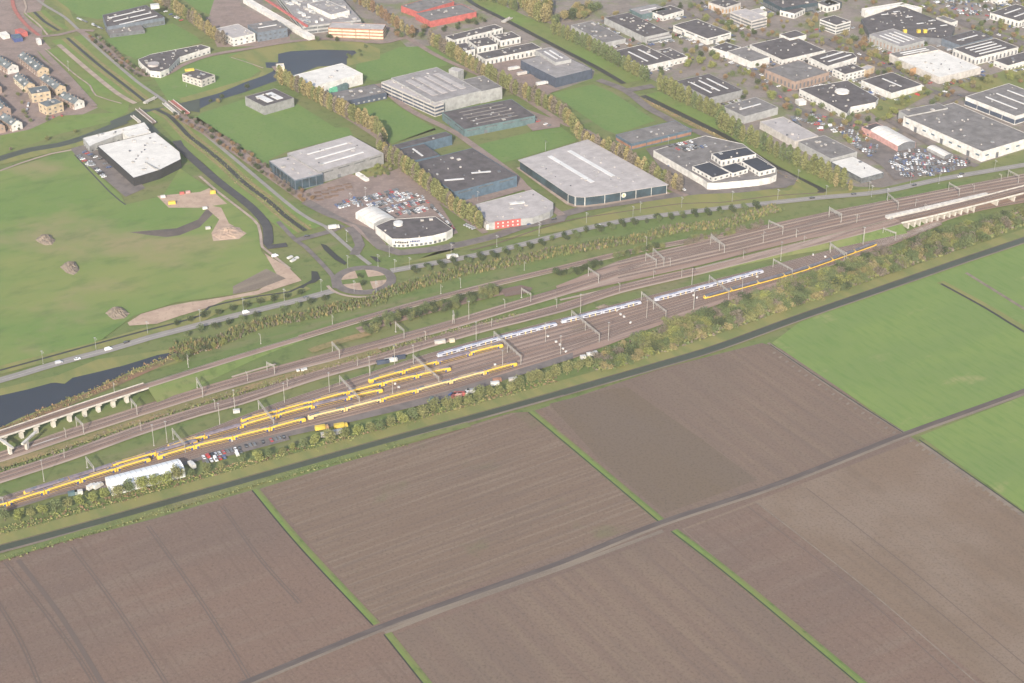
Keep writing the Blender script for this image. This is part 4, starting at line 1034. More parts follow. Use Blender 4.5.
# ------------------------------------------------------------------ overhead line portals, masts, lamps
def gantry(x0, y0, x1, y1, zone, h=8.0, legs=2, dark=False):
    a, b_ = at(x0, y0), at(x1, y1); c = (a + b_) / 2; d = b_ - a; L = d.length; rz = math.atan2(d.y, d.x)
    r = empty('catenary_portal', c, rz)
    later(r, 'steel overhead line portal', zone, 'overhead line portal', 'overhead line portals across the tracks')
    m = 'steel'
    for i in range(legs):
        x = -L / 2 + L * i / (legs - 1)
        b = MB(); b.box((x, 0, 0), (.3, .38, h + .7)); b.box((x, 0, 0), (1.1, 1.1, .35)); b.build('mast', [m], r)
    b = MB(); w_ = .45
    for s_ in (-1, 1):
        for z in (h - .9, h): b.box((0, s_ * w_, z), (L, .12, .12))
    n = max(3, int(L / 2))
    for i in range(n):
        xa, xb = -L / 2 + L * i / n, -L / 2 + L * (i + 1) / n
        for s_ in (-1, 1): b.bar((xa, s_ * w_, h - .8), (xb, s_ * w_, h + .1) if i % 2 else (xb, s_ * w_, h - .8), .07); b.bar((xa, s_ * w_, h + .1), (xb, s_ * w_, h - .8), .07)
        b.bar((xa, -w_, h + .1), (xb, w_, h + .1), .07)
    b.build('truss_beam', [m], r)
    for i in range(max(1, int(L / 4.6))):
        x = -L / 2 + 2.3 + i * 4.6
        b = MB(); b.box((x, 0, h - 2.4), (.14, .14, 1.6)); b.bar((x, 0, h - 2.3), (x + 1.2, 0, h - 2.6), .06); b.build('dropper', [m], r)

def post(x, y, h, name, base, zone, cat, group, arm=0, head=None, mat='steel', rz=0.0, tk=.2):
    q = at(x, y); r = empty(name, q, rz); later(r, base, zone, cat, group)
    b = MB(); b.bar((0, 0, 0), (0, 0, h), tk, 0, tk * .6, 6); b.box((0, 0, 0), (.8, .8, .3)); b.build('pole', [mat], r)
    if arm:
        b = MB(); b.bar((0, 0, h - .9), (arm, 0, h - .6), .09); b.bar((0, 0, h - 2.2), (arm, 0, h - .7), .07); b.box((arm, 0, h - 1.6), (.12, .12, 1.0)); b.build('bracket', [mat], r)
    if head == 'lamp':
        b = MB(); b.box((0, 0, h), (1.6, .5, .22)); b.box((0, .2, h), (.3, 1.4, .14)); b.build('lamp_head', ['lightgrey'], r)
    return r

# (top-left foot, lower-right foot)
for g_ in (('A4 445,600 483,650', 'over the yellow trains, west yard'), ('B4 402,412 480,510', 'over the yellow trains, mid yard'), ('B4 815,285 915,395', 'over the yellow trains, mid yard'),
           ('C4 272,330 402,445', 'over the yellow trains, mid yard'), ('C4 683,210 820,335', 'over the blue and white trains'), ('D3 263,460 403,578', 'over the blue and white trains'),
           ('D3 618,365 742,460', 'over the blue and white trains'), ('E3 147,280 247,358', 'over the blue and white trains'), ('E3 473,195 570,248', 'by the long yellow train'), ('E3 765,120 845,165', 'by the long yellow train'),
           ('F3 28,365 100,425', 'beside the wood, east'), ('F3 298,290 362,314', 'beside the wood, east'), ('A4 883,455 945,530', 'over the yellow trains, west yard'), ('A5 -30,330 22,350', 'over the yellow trains, west yard')):
    (x0, y0), (x1, y1) = rd(g_[0]); gantry(x0, y0, x1, y1, g_[1], legs=3 if abs(x1 - x0) > 22 else 2)
for g_ in (('A4 392,395 428,430', 'over the middle double line'), ('B4 88,295 117,345', 'over the middle double line'), ('B4 445,215 483,232', 'over the middle double line'), ('B4 777,112 813,150', 'over the middle double line'),
           ('C3 182,520 225,558', 'over the middle double line'), ('C3 475,460 480,482', 'over the middle double line'), ('C3 823,345 870,372', 'over the middle double line'), ('D3 348,240 400,275', 'over the middle double line'),
           ('D3 640,165 693,198', 'over the wide eastern tracks'), ('D3 677,140 732,190', 'over the wide eastern tracks'), ('D3 970,80 1015,110', 'over the wide eastern tracks'),
           ('E2 157,680 225,735', 'over the wide eastern tracks'), ('E2 450,608 522,640', 'over the wide eastern tracks'), ('E2 757,540 820,575', 'over the wide eastern tracks'), ('F2 25,550 85,580', 'over the wide eastern tracks'),
           ('F2 322,470 375,515', 'over the wide eastern tracks'), ('F2 633,415 686,445', 'over the wide eastern tracks'), ('F2 935,350 988,378', 'over the wide eastern tracks'), ('A4 672,300 700,335', 'over the middle double line')):
    (x0, y0), (x1, y1) = rd(g_[0]); gantry(x0, y0, x1, y1, g_[1])
ARMZ = 'overhead line mast with bracket'
for s_, zone in (('A4 338,453 330,555 720,418', 'beside the southern double line'), ('B4 180,408 548,295 905,188 970,235 345,265', 'beside the southern double line'), ('C4 335,210 670,140 738,45 472,125 1002,45', 'beside the southern double line'),
                 ('D3 188,395 508,318 680,250 823,245 765,190', 'beside the southern double line'), ('E3 322,150 425,50 590,40 630,75', 'in the wide eastern tracks'), ('E2 423,683 592,655 900,575', 'in the wide eastern tracks'), ('F2 165,580 465,495 762,425 900,370 510,520', 'in the wide eastern tracks'),
                 ('A4 960,88 583,215', 'beside the northern single line'), ('B3 40,683 412,580 777,480', 'beside the northern single line'), ('C3 412,325 513,293 837,205', 'beside the northern single line'), ('D3 645,80', 'beside the northern single line')):
    for x, y in rd(s_): post(x, y, 8.2, 'catenary_mast', ARMZ, zone, 'overhead line mast', 'single overhead line masts', arm=2.6, rz=RAIL + math.pi / 2 + R.choice([0, math.pi]))
for s_, zone in (('A4 225,670 785,488 852,470', 'in the yard grass strip'), ('B4 203,480 280,410 533,375 762,322', 'in the yard grass strip'), ('C4 50,390 177,335 273,332 592,212', 'in the yard grass strip'), ('C4 727,360 167,505 555,105', 'among the yard tracks'),
                 ('D3 308,425 875,285', 'in the yard grass strip'), ('D3 130,575 207,640 450,570 645,455 885,410', 'among the yard tracks'), ('E3 60,285 513,155 930,78', 'in the yard grass strip'), ('E3 315,335 68,410', 'among the yard tracks'), ('F3 200,335', 'in the yard grass strip')):
    for x, y in rd(s_): post(x, y, 16, 'light_mast', 'tall slender yard light mast', zone, 'light mast', 'yard light masts', head='lamp', tk=.22)
for s_, zone in (('A3 220,680 490,612 753,530', 'beside the ring road in the west'), ('B3 103,468 323,408 532,362 720,312', 'beside the ring road, left of the roundabout'), ('B3 888,320 1000,330 855,190', 'at the roundabout'),
                 ('C3 83,320 178,210 253,200 150,135 92,185', 'at the roundabout'), ('C3 465,130 697,85 912,30', 'beside the ring road near the curved showroom'), ('D2 98,630 338,580 575,548 612,525 823,500', 'beside the ring road near the pavilion'),
                 ('E2 497,460 265,470 600,360 743,440 975,440', 'beside the ring road near the white office'), ('F2 228,420 440,375 585,375 868,310 320,455', 'beside the ring road in the east'), ('B2 868,480 945,450 850,670', 'in the garden centre yard'),
                 ('C2 600,470 945,210', 'by the blue factory'), ('D2 130,210 755,190', 'in the grass by the poplars'), ('A 503,235 950,440 350,360', 'beside the north-west road')):
    for x, y in rd(s_): post(x, y, 10, 'street_lamp', 'pale street lamp', zone, 'street lamp', 'street lamps', arm=1.4, head='lamp', mat='lightgrey', tk=.13)

# ------------------------------------------------------------------ trains
def coach_mesh(kind, first, last, L=26.0, livery=''):
    """body of one coach along x, nose tapered at a cab end"""
    W = 1.42; top = 4.1 if kind == 'double' else 3.5
    secs = []
    xs = [-L / 2 + .25, -L / 2 + 1.0, -L / 2 + 2.8, L / 2 - 2.8, L / 2 - 1.0, L / 2 - .25]
    for i, x in enumerate(xs):
        k = 1.0; dz = 0
        if first and i == 0: k, dz = .8, 1.3
        if first and i == 1: k, dz = .95, .3
        if last and i == 5: k, dz = .8, 1.3
        if last and i == 4: k, dz = .95, .3
        t = top - dz
        secs.append([(x, -W * k, 1.15), (x, -W * k, min(2.9, t - .9)), (x, -W * k * .96, t - .75), (x, -W * k * .88, t - .1), (x, 0, t), (x, W * k * .88, t - .1), (x, W * k * .96, t - .75), (x, W * k, min(2.9, t - .9)), (x, W * k, 1.15)])
    v = [p for s_ in secs for p in s_]; f = []; m = []
    for i in range(5):
        for j in range(8):
            a = i * 9 + j; f.append((a, a + 9, a + 10, a + 1))
            roofj = j in (3, 4)
            cab = (first and i < 1) or (last and i > 3)
            m.append(0 if cab or not roofj else 1) if j not in ((1, 6) if livery not in ('dark', 'lilac') else (1, 2, 5, 6)) or cab else m.append(3)
    f.append(tuple(range(9))); f.append(tuple(reversed(range(45, 54)))); m += [0, 0]
    n = len(v)
    bb = MB(); bb.v = v; bb.f = f; bb.m = m
    bb.box((0, 0, .35), (L - 1.5, 2.5, .8), 0, 2)
    for s_ in (-1, 1):
        bb.box((s_ * (L / 2 - 4), 0, 0), (3.2, 2.2, .5), 0, 2)
    me = bpy.data.meshes.new('coach'); me.from_pydata(bb.v, [], bb.f)
    return me, bb.m
CM = {}
def coach(kind, livery, first, last, L, parent, x, var):
    key = (kind, livery, first, last, round(L, 1))
    if key not in CM:
        me, mi = coach_mesh(kind, first, last, L, livery)
        side, roof = {'dark': ('train_yellow', 'darkgrey'), 'yellow': ('train_yellow', 'train_roof'), 'pale': ('pale_yellow', 'train_roof'), 'blue': ('train_white', 'train_white_roof'), 'lilac': ('train_yellow', 'train_roof')}[livery]
        for q in (side, roof, 'train_dark', 'train_blue' if livery == 'blue' else ('darkgrey' if livery == 'dark' else 'train_roof' if livery == 'lilac' else side)): me.materials.append(MATS[q])
        me.polygons.foreach_set('material_index', mi); me.update()
        bm = bmesh.new(); bm.from_mesh(me); bmesh.ops.recalc_face_normals(bm, faces=bm.faces); bm.to_mesh(me); bm.free()
        CM[key] = me
    o = bpy.data.objects.new('coach', CM[key]); o.location = (x, 0, .3); link(o, parent)
    wm = 'train_dark' if livery != 'blue' else 'train_blue'
    a = L - (3.4 if first else 1.2) - (3.4 if last else 1.2); cx = (1.1 if first else 0) - (1.1 if last else 0)
    if kind == 'double':
        for s_ in (-1, 1):
            slab('window_band', wm, o, (cx, s_ * 1.4, 1.35), (a * .9, .12, 1.0)); slab('window_band', 'train_dark', o, (cx, s_ * 1.4, 2.6), (a * .8, .14, .55))
            for k in (-1, 1): slab('door', 'train_blue' if livery != 'pale' else 'train_dark', o, (cx + k * a * .46, s_ * 1.41, .95), (1.3, .12, 1.9))
        slab('roof_gutter', 'train_yellow' if livery == 'yellow' else 'pale_yellow', o, (cx, -.78, 3.98), (a * .9, .3, .14)) if livery in ('yellow', 'pale') else None
        slab('roof_gutter', 'train_yellow' if livery == 'yellow' else 'pale_yellow', o, (cx, .78, 3.98), (a * .9, .3, .14)) if livery in ('yellow', 'pale') else None
        for k in (-1, 1): slab('roof_unit', 'bluegrey' if var % 3 == 0 else 'train_roof', o, (cx + k * a * .36, 0, 3.98), (3.6, 1.5, .35))
    elif livery == 'blue':
        for s_ in (-1, 1):
            for k in (-1, 0, 1): slab('window_band', 'train_dark', o, (cx + k * a * .33, s_ * 1.4, 1.7), (a * .27, .12, .9))
            for k in (-1, 1): slab('door', 'pale_yellow', o, (cx + k * a * .165, s_ * 1.41, .95), (.8, .14, 1.9))
        slab('roof_unit', 'train_white', o, (cx, 0, 3.3), (a * .6, 1.0, .3))
    else:
        for s_ in (-1, 1): slab('window_band', 'train_dark', o, (cx, s_ * 1.36, 2.15), (a, .2, .9))
        slab('roof_unit', 'train_roof', o, (cx, 0, 3.3), (a * .5, 1.2, .3))
    if first or last:
        s_ = 1 if last else -1
        slab('windscreen', 'train_dark', o, (s_ * (L / 2 - .75), 0, 2.2 if kind == 'double' else 1.9), (.7, 1.7, .8))
    return o

def train(spec, livery, kind, label, Lc=26.4, name='passenger_train', mix=None):
    p = world(spec); p = smooth_path(p, 4) if len(p) > 2 else [p[0], p[0].lerp(p[1], .5), p[1]]
    tot = sum((b - a).length for a, b in zip(p[:-1], p[1:])); n = max(1, round(tot / Lc)); L = tot / n
    def pos(s_):
        acc = 0
        for a, b in zip(p[:-1], p[1:]):
            l = (b - a).length
            if acc + l >= s_ - 1e-6: return a.lerp(b, (s_ - acc) / l)
            acc += l
        return p[-1]
    c = pos(tot / 2); root = empty(name, c); tag(root, label, 'train')
    for i in range(n):
        a, b_ = pos(i * L), pos((i + 1) * L); m_ = (a + b_) / 2 - c; rz = math.atan2((b_ - a).y, (b_ - a).x)
        lv = livery if not mix else mix[i % len(mix)]
        o = coach(kind, lv, i == 0, i == n - 1, L, root, 0, i); o.location = (m_.x, m_.y, .3); o.rotation_euler = (0, 0, rz)
    return root
def T(s_, liv, kind, label, **k): return train(s_, liv, kind, label, **k)
D_ = 'double'
T('_ -30,518 20,503 70,487 110,474.5 151,462', 'yellow', D_, 'double-deck yellow train in front, running off the lower left edge')
T('_ 24,497 50,489.5 110,470 160,455.5 198,444', 'lilac', D_, 'long train with mauve-grey roofs behind the frontmost yellow train', mix=['lilac', 'lilac', 'yellow'])
T('_ 157,461 200,448.5 250,437 306,422', 'yellow', D_, 'double-deck yellow train above the staff car park')
T('_ 168,450.5 240,429.5 310,410 383,393', 'yellow', D_, 'double-deck yellow train, middle of the three beside the car park', mix=['yellow', 'lilac', 'yellow'])
T('_ 241,424.5 304,407.5 376,388.5 451,371.5', 'yellow', D_, 'long double-deck yellow train, rearmost of the three beside the car park')
T('_ 308,421 360,408.5 440,387.5 517,366.5', 'pale', D_, 'pale yellow train nearest the service road, ending under a portal', mix=['pale', 'pale', 'yellow'])
T('_ 368.5,384.5 420,370 460,359 503,348', 'yellow', D_, 'yellow train just below the blue and white train', mix=['yellow', 'yellow', 'lilac'])
T('_ 437,358.5 497,342 557,326.5', 'blue', 'single', 'blue and white train at the left of the three on the yard edge', Lc=17)
T('_ 561,324.5 600,315 641,304.5', 'blue', 'single', 'short blue and white train in the middle of the three on the yard edge', Lc=17)
T('_ 654,302.5 710,288 763,273.5', 'blue', 'single', 'blue and white train at the right of the three on the yard edge', Lc=17)
T('_ 703.5,300 745,288.5 800,273 840,259 876,246', 'dark', 'single', 'long yellow train curving along the edge of the wood')
# ------------------------------------------------------------------ trees
def crown_mesh(name, kind, seed, mat):
    r = random.Random(seed); v = []; f = []
    def quad(p, s_):
        n = Vector((r.gauss(0, 1), r.gauss(0, 1), r.gauss(0, 1) + .7)).normalized()
        u = n.orthogonal().normalized(); w_ = n.cross(u); t = r.uniform(0, 6.28); u, w_ = u * math.cos(t) + w_ * math.sin(t), w_ * math.cos(t) - u * math.sin(t)
        k = len(v); a, b = s_ * r.uniform(.6, 1.2), s_ * r.uniform(.5, .9)
        v.extend([tuple(p + u * a), tuple(p + w_ * b), tuple(p - u * a), tuple(p - w_ * b)]); f.append((k, k + 1, k + 2, k + 3))
    if kind == 'poplar':       # unit height
        for _ in range(620):
            t = r.random() ** .9; z = .08 + .92 * t; rad = .18 * (math.sin(math.pi * min(1, t * .86 + .12)) ** .7) * r.uniform(.3, 1.08)
            a = r.uniform(0, 6.28); quad(Vector((math.cos(a) * rad, math.sin(a) * rad, z)), .038)
    elif kind == 'round':
        lobes = [(Vector((r.uniform(-.15, .15), r.uniform(-.15, .15), r.uniform(.36, .72))), r.uniform(.17, .25)) for _ in range(9)]
        for _ in range(800):
            c, q = r.choice(lobes); d = Vector((r.gauss(0, 1), r.gauss(0, 1), r.gauss(0, 1))).normalized() * q * r.uniform(.6, 1.05)
            p = c + d
            if p.z > .12: quad(p, .038)
    elif kind == 'bushy':
        lobes = [(Vector((r.uniform(-.32, .32), r.uniform(-.32, .32), r.uniform(.25, .7))), r.uniform(.16, .3)) for _ in range(12)]
        for _ in range(900):
            c, q = r.choice(lobes); d = Vector((r.gauss(0, 1), r.gauss(0, 1), r.gauss(0, 1))).normalized() * q * r.uniform(.6, 1.05)
            p = c + d
            if p.z > .0: quad(p, .037)
    me = bpy.data.meshes.new(name); me.from_pydata(v, [], f); me.materials.append(MATS[mat]); return me

def trunk_mesh(kind):
    b = MB(); h = {'poplar': .5, 'round': .45, 'bushy': .35}[kind]
    b.bar((0, 0, -.02), (0, 0, h), .022 if kind != 'poplar' else .014, 0, .009, 6)
    rr = random.Random(3)
    for i in range(5):
        a = i * 1.3; z = h * (.45 + .12 * i); rl = .16 if kind != 'poplar' else .06
        b.bar((0, 0, z), (math.cos(a) * rl, math.sin(a) * rl, z + .2), .009, 0, .003)
    me = bpy.data.meshes.new('trunk'); me.from_pydata(b.v, [], b.f); me.materials.append(MATS['bark']); return me
CR = {}
TK = {k: trunk_mesh(k) for k in ('poplar', 'round', 'bushy')}
LEAFNAME = {'leaf_green': 'green', 'leaf_olive': 'olive-green', 'leaf_yellow': 'yellow-brown', 'leaf_lime': 'yellow-green', 'leaf_dark': 'dark green', 'leaf_rust': 'rust-brown', 'leaf_grey': 'grey-brown'}
TREEQ = []
def tree(*a):
    if a[6] == 'tree': TREEQ.append(a)
    else: make_tree(*a)
def make_tree(q, kind, mat, h, wid, name, cat, base, zone, group):
    """wid = crown width relative to the natural one"""
    s_ = R.randrange(4); key = (kind, mat, s_)
    if key not in CR: CR[key] = crown_mesh('crown', kind, s_ * 11 + len(CR), mat)
    root = empty(name, (q[0], q[1], 0), R.uniform(0, 6.28)); root.scale = (h * wid, h * wid, h)
    link(bpy.data.objects.new('trunk', TK[kind]), root); link(bpy.data.objects.new('crown', CR[key]), root)
    later(root, base.format(LEAFNAME[mat]), zone, cat, group)
    return root

def poplars(path, n, mats, h, zone, base='{} poplar'):
    p = along(path, 1.0); L = len(p)
    for i in range(n):
        q = p[min(L - 1, int((i + .5) * L / n + R.uniform(-1, 1)))][0]
        q = q + Vector((R.uniform(-1, 1), R.uniform(-1, 1), 0))
        tree(q, 'poplar', R.choice(mats), h * R.uniform(.95, 1.22), R.uniform(1.0, 1.25), 'poplar_tree', 'poplar', base, zone, 'poplars in rows')
Y, O, G, Dk, Ru, Li, Gy = 'leaf_yellow', 'leaf_olive', 'leaf_green', 'leaf_dark', 'leaf_rust', 'leaf_lime', 'leaf_grey'
poplars('A 780,10 880,60 1019,150 B 60,110 150,190 235,235', 28, [Y, O, Y, Gy], 15, 'in the row behind the dark sports hall')
poplars('B 500,425 620,480 760,560 1019,700 C2 100,235 200,300 300,380 450,500 620,620', 74, [Y, O, Y, O, Gy], 16, 'in the row left of the blue factory')
poplars('C 350,225 470,300 620,390 780,480 1019,600 D2 330,180 500,260 650,350 830,425', 68, [Y, O, O, Gy], 15.5, 'in the avenue beside the pavilion')
poplars('D 165,175 300,235 420,300 540,365 655,425', 22, [G, O, G], 16, 'in the green row behind the north canal, left part')
poplars('D 700,460 830,530 1019,620 E2 200,100 330,170 460,235 600,295 740,360 850,400', 32, [G, O, O], 17, 'in the green row behind the north canal, right part')
poplars('E2 640,320 720,350 800,395 880,415', 8, [O, Y], 11, 'in the second line before the white canopy showroom')
poplars('D 0,10 60,90 130,120 150,110', 14, [Y, O], 20, 'in the tall clump at the top of the north canal')
poplars('C 820,40 880,70 950,95 C 960,60', 12, [Y, O, Y], 19, 'in the tall clump at the top of the north canal')
poplars('C 600,5 700,20 800,60', 10, [O, G], 13, 'in the loose row north of the red sheds')
poplars('B 880,10 960,50 1050,110 C 220,170 280,200', 14, [Y, Ru, Y], 13, 'beside the cluttered hall')
# round trees standing in the single row beside the yard
ROW = [(5, 521), (20, 520.5), (31, 517), (43, 515), (56, 511.5), (68, 508.5), (80, 506), (92, 504), (106, 501), (118, 498.5), (130, 494.5), (143, 490.5), (156, 488), (166, 485), (178, 481), (192, 477), (207, 473.5), (222, 469),
       (243, 463), (258, 460), (269, 457.5), (282, 455), (293, 451), (304, 449.5), (315, 445.5), (330, 442.5), (345, 439), (358, 436), (371, 433.5), (380, 431.5), (391, 427), (403, 424), (413, 421), (424, 418.5), (434, 412.5), (447, 409.5), (457, 406.5), (469, 405), (479, 401), (490, 398), (500, 395.5), (511, 392), (519, 389), (531, 384.5), (539, 382.5), (548, 381), (556, 378.5), (567, 375), (578, 372), (588, 369)]
for x, y in ROW:
    big = 95 < x < 180 or x > 400
    tree(at(x, y), 'round', R.choice([O, O, Li, Li, G] if x < 420 else [O, Li, O]), R.uniform(10.5, 12.5) if big else R.uniform(9, 11) if not 184 < x < 300 else R.uniform(6.5, 8.5), R.uniform(1.0, 1.2), 'broadleaf_tree', 'tree', 'round {} tree', 'in the single row between yard and canal', 'round trees between the rail yard and the canal')
for s_ in (480, 500, 530): pass
# the dense wood strip along the canal
WOOD = '_ 588,363 606,353 640,338 690,318 745,298 800,281 860,260 893,249 945,232 1000,216 1024,208 1080,195 1080,205 1024,226 960,250 900,270 860,285 800,306 745,325 700,341 650,358 600,374'
pts = fill(WOOD, 7.2)
if len(pts) > 298: pts = R.sample(pts, 298)
LAND = ((640, 'below the short blue and white train'), (760, 'between long yellow train and canal'), (880, 'where the long yellow train ends'), (960, 'in front of the wall-pier bridge'), (9999, 'at the right edge of the wood'))
for q in pts:
    x = scr(q)[0]; zone = next(z for l, z in LAND if x < l)
    tree(q, 'bushy', R.choice([G, G, O, G, Gy, O, Li, Gy, G, Dk, G, O, Y]), R.uniform(6, 9.5), R.uniform(1.1, 1.5), 'bushy_tree', 'bushy tree', '{} bushy tree', zone, 'trees of the wood strip along the canal')
# young trees on both sides of the ring road
for path, off, zone in ((RING_W, -11.5, 'south of the western ring road'), (RING_W, 7.5, 'north of the western ring road'), (RING_E, -11.5, 'south of the eastern ring road'), (RING_E, -6.5, 'at the kerb of the eastern ring road')):
    pa = along(path, 11)
    for q, a in pa:
        x = scr(q)[0]
        if x < 178 or x > 760 or 325 < x < 398: continue
        if R.random() < .1: continue
        d = Vector((-math.sin(a), math.cos(a), 0)) * (off + R.uniform(-.7, .7))
        tree(q + d, 'round', R.choice([Dk, Dk, G]), R.uniform(6, 8), R.uniform(1.0, 1.25), 'young_tree', 'young tree', 'small {} tree', zone, 'young trees along the ring road')
# scattered trees and garden shrubs of the estates
def clear_of(q, m=0):
    for B in BUILT:
        if len(B) > 2 and inside(q, B): return False
    return True
def scatter(spec, cell, kinds, h, zone, keep=1.0, name='broadleaf_tree', cat='tree', base='{} tree', group='street trees of the estates', kind='round', wid=(1.1, 1.5)):
    for q in fill(spec, cell):
        if R.random() < keep and clear_of(q) and clear_of(q + Vector((0, 4, 0))):
            tree(q, kind, R.choice(kinds), R.uniform(*h), R.uniform(*wid), name, cat, base, zone, group)
scatter('D 150,120 300,30 430,50 420,90 330,100 240,110 200,150', 10, [G, O, Y, Dk], (9, 14), 'in the copse above the long speckled shed', .8)
scatter('D 700,240 850,230 1019,250 E 200,300 340,400 540,520 700,640 640,640 480,530 330,420 230,380 20,370 D 870,370 700,420 690,380 860,330', 15, [O, G, Y, Ru, Li], (7, 11), 'along the curving street by the dark roofed hall', .6)
scatter('E 0,30 130,50 260,100 360,160 500,150 520,110 700,170 720,220 500,170 360,200 290,160 200,190 60,110 0,60', 17, [O, Y, G], (7, 11), 'around the banded office', .55)
scatter('E 640,70 700,60 700,150 860,180 1019,180 1019,300 900,270 800,220 740,200 650,160', 15, [O, Ru, Y, G], (7, 11), 'around the square white office', .65)
scatter('F 330,310 560,410 760,420 1019,380 1019,410 740,450 560,440 330,340', 14, [Li, Y, O], (7, 10), 'before the cream-roofed hall', .7)
scatter('F 150,200 230,200 240,280 330,300 330,330 200,290', 13, [Ru, Y, Gy], (7, 10), 'left of the silver hall', .7)
scatter('F 690,60 840,90 1019,170 1019,240 880,150 690,90', 17, [Y, Ru, O], (6, 9), 'by the big car park at the top right', .5)
scatter('F 260,540 420,490 560,460 560,500 400,560 330,630 250,640', 14, [G, Li, O], (6, 9), 'behind the plain grey warehouse', .6)
scatter('F 0,540 80,560 240,640 200,683 60,640', 14, [Li, O, G], (6, 9), 'beside the sprawling complex', .5)
scatter('C 150,170 350,150 350,200 200,215', 11, [Dk, G, Ru], (6, 9), 'right of the orange-brown office', .8)
scatter('C 400,150 640,95 650,115 420,175', 9, [Dk, G], (5, 7), 'in front of the red sheds', .9)
scatter('C2 20,310 150,280 180,330 60,350', 9, [G, Gy, Li], (4, 6), 'in the garden centre nursery', .8)
scatter('B 480,410 520,400 560,440 510,450', 9, [O, Y], (5, 8), 'at the corner of the pond', .8)
scatter('B 690,190 840,185 840,215 690,215', 10, [Dk, G], (5, 7), 'by the orange-brown office beside the pond', .7)
scatter('B 850,290 960,240 970,260 870,320', 10, [O, G], (4, 6), 'at the right end of the pond', .7)
scatter('B 60,555 430,410 440,425 100,570', 11, [Dk, O, Y], (4, 7), 'on the bank between canal and grey box hall', .6)
scatter('A2 20,200 200,150 420,110 420,125 200,180 40,220', 13, [Gy, O], (4, 6), 'on the far bank of the western canal', .5)
scatter('A 170,210 260,200 330,300 260,270', 14, [G, Gy], (4, 7), 'by the village square', .4)
NE = 'D 640,0 1019,-60 F 1019,-60 F 1250,300 F 1250,420 700,480 560,560 400,600 F2 400,60 320,60 200,90 E2 830,150 700,90 560,0 E 400,560 200,540 D 870,400 640,360 480,230 380,100'
scatter(NE, 12.5, [O, O, Y, G, Ru, Li, Gy, Dk], (3.5, 7.5), 'among the north-eastern halls', .5)
scatter('C2 20,310 150,280 180,330 60,350', 6, [G, Gy, Li, Y], (2, 4), 'in the garden centre nursery', .8)
for path in ('E 340,340 480,460 600,560 760,610 1000,640', 'E 80,0 200,100 400,190 700,210 900,300 1019,420', 'F 0,200 300,330 480,440 700,490', 'F 360,-10 560,60 760,140 1019,230', 'F2 0,40 100,80 200,200', 'F 700,490 560,560 380,683'):
    for q, a in along(path, 9):
        for s_ in (-8, 8):
            q2 = q + Vector((-math.sin(a), math.cos(a), 0)) * (s_ + R.uniform(-2, 2))
            if R.random() < .6 and clear_of(q2): tree(q2, 'round', R.choice([O, Y, G, Ru, Li]), R.uniform(4.5, 8), 1.3, 'broadleaf_tree', 'tree', '{} tree', 'along the estate streets', 'street trees of the estates')
scatter('A 0,250 60,230 200,260 440,490 470,560 330,600 200,660 0,683', 15, [G, Gy, O, Dk], (3, 5), 'between the village houses', .5)
# grey-brown street trees
for path, n, off, zone in (('B2 -20,25 60,70 300,220 600,430 660,470', 34, 0, 'on the brown street beside the ditch'), ('A 470,190 560,270 660,350 740,400', 16, 0, 'on the brown street below the sports hall')):
    pa = along(path, 1.0)
    for i in range(n):
        for s_ in (-4, 4):
            q, a = pa[int((i + .5) * len(pa) / n)]
            q = q + Vector((-math.sin(a), math.cos(a), 0)) * s_ + Vector((R.uniform(-1.5, 1.5), R.uniform(-1.5, 1.5), 0))
            tree(q, 'round', R.choice([Gy, Gy, Ru, Dk]), R.uniform(4.5, 6.5), 1.25, 'young_tree', 'young tree', 'small {} street tree', zone, 'grey-brown street trees')
# mixed trees between the northern line and the middle line
def strip(path, n, kinds, h, zone, name='thicket_tree', kind='bushy', cat='thicket tree', spread=3):
    pa = along(path, 1.0)
    for i in range(n):
        q, a = pa[int((i + R.random()) * len(pa) / n) % len(pa)]
        q = q + Vector((-math.sin(a), math.cos(a), 0)) * R.uniform(-spread, spread)
        tree(q, kind, R.choice(kinds), R.uniform(*h), R.uniform(.7, 1.0), name, cat, '{} shrub tree', zone, 'shrubby trees beside the tracks')
strip('C3 20,530 110,490 150,470 230,445 340,430 440,400 560,365 660,320 700,310', 64, [G, G, O, Dk], (6, 9.5), 'between northern and middle lines', spread=6)
strip('D3 170,230 280,225 400,185', 26, [G, Dk], (5, 7.5), 'above the left blue and white train')
strip('D3 480,150 560,130 620,110 740,90', 22, [G, Dk, O], (5, 7), 'between the lines near the pavilion')
strip('E2 20,683 200,640 420,590', 34, [G, O, Gy], (4, 7), 'north of the wide eastern tracks', spread=5)
strip('A4 860,60 880,50 940,60 960,30', 5, [G, Li], (5, 8), 'at the right tip of the lake')
strip('B3 30,630 60,640 190,600 260,560 300,530 380,500', 12, [Li, O, Dk], (4, 7), 'by the rusty scrub near the lake')
strip('B3 890,230 940,240 930,290 960,280', 5, [G, Dk], (3, 5), 'on the roundabout')

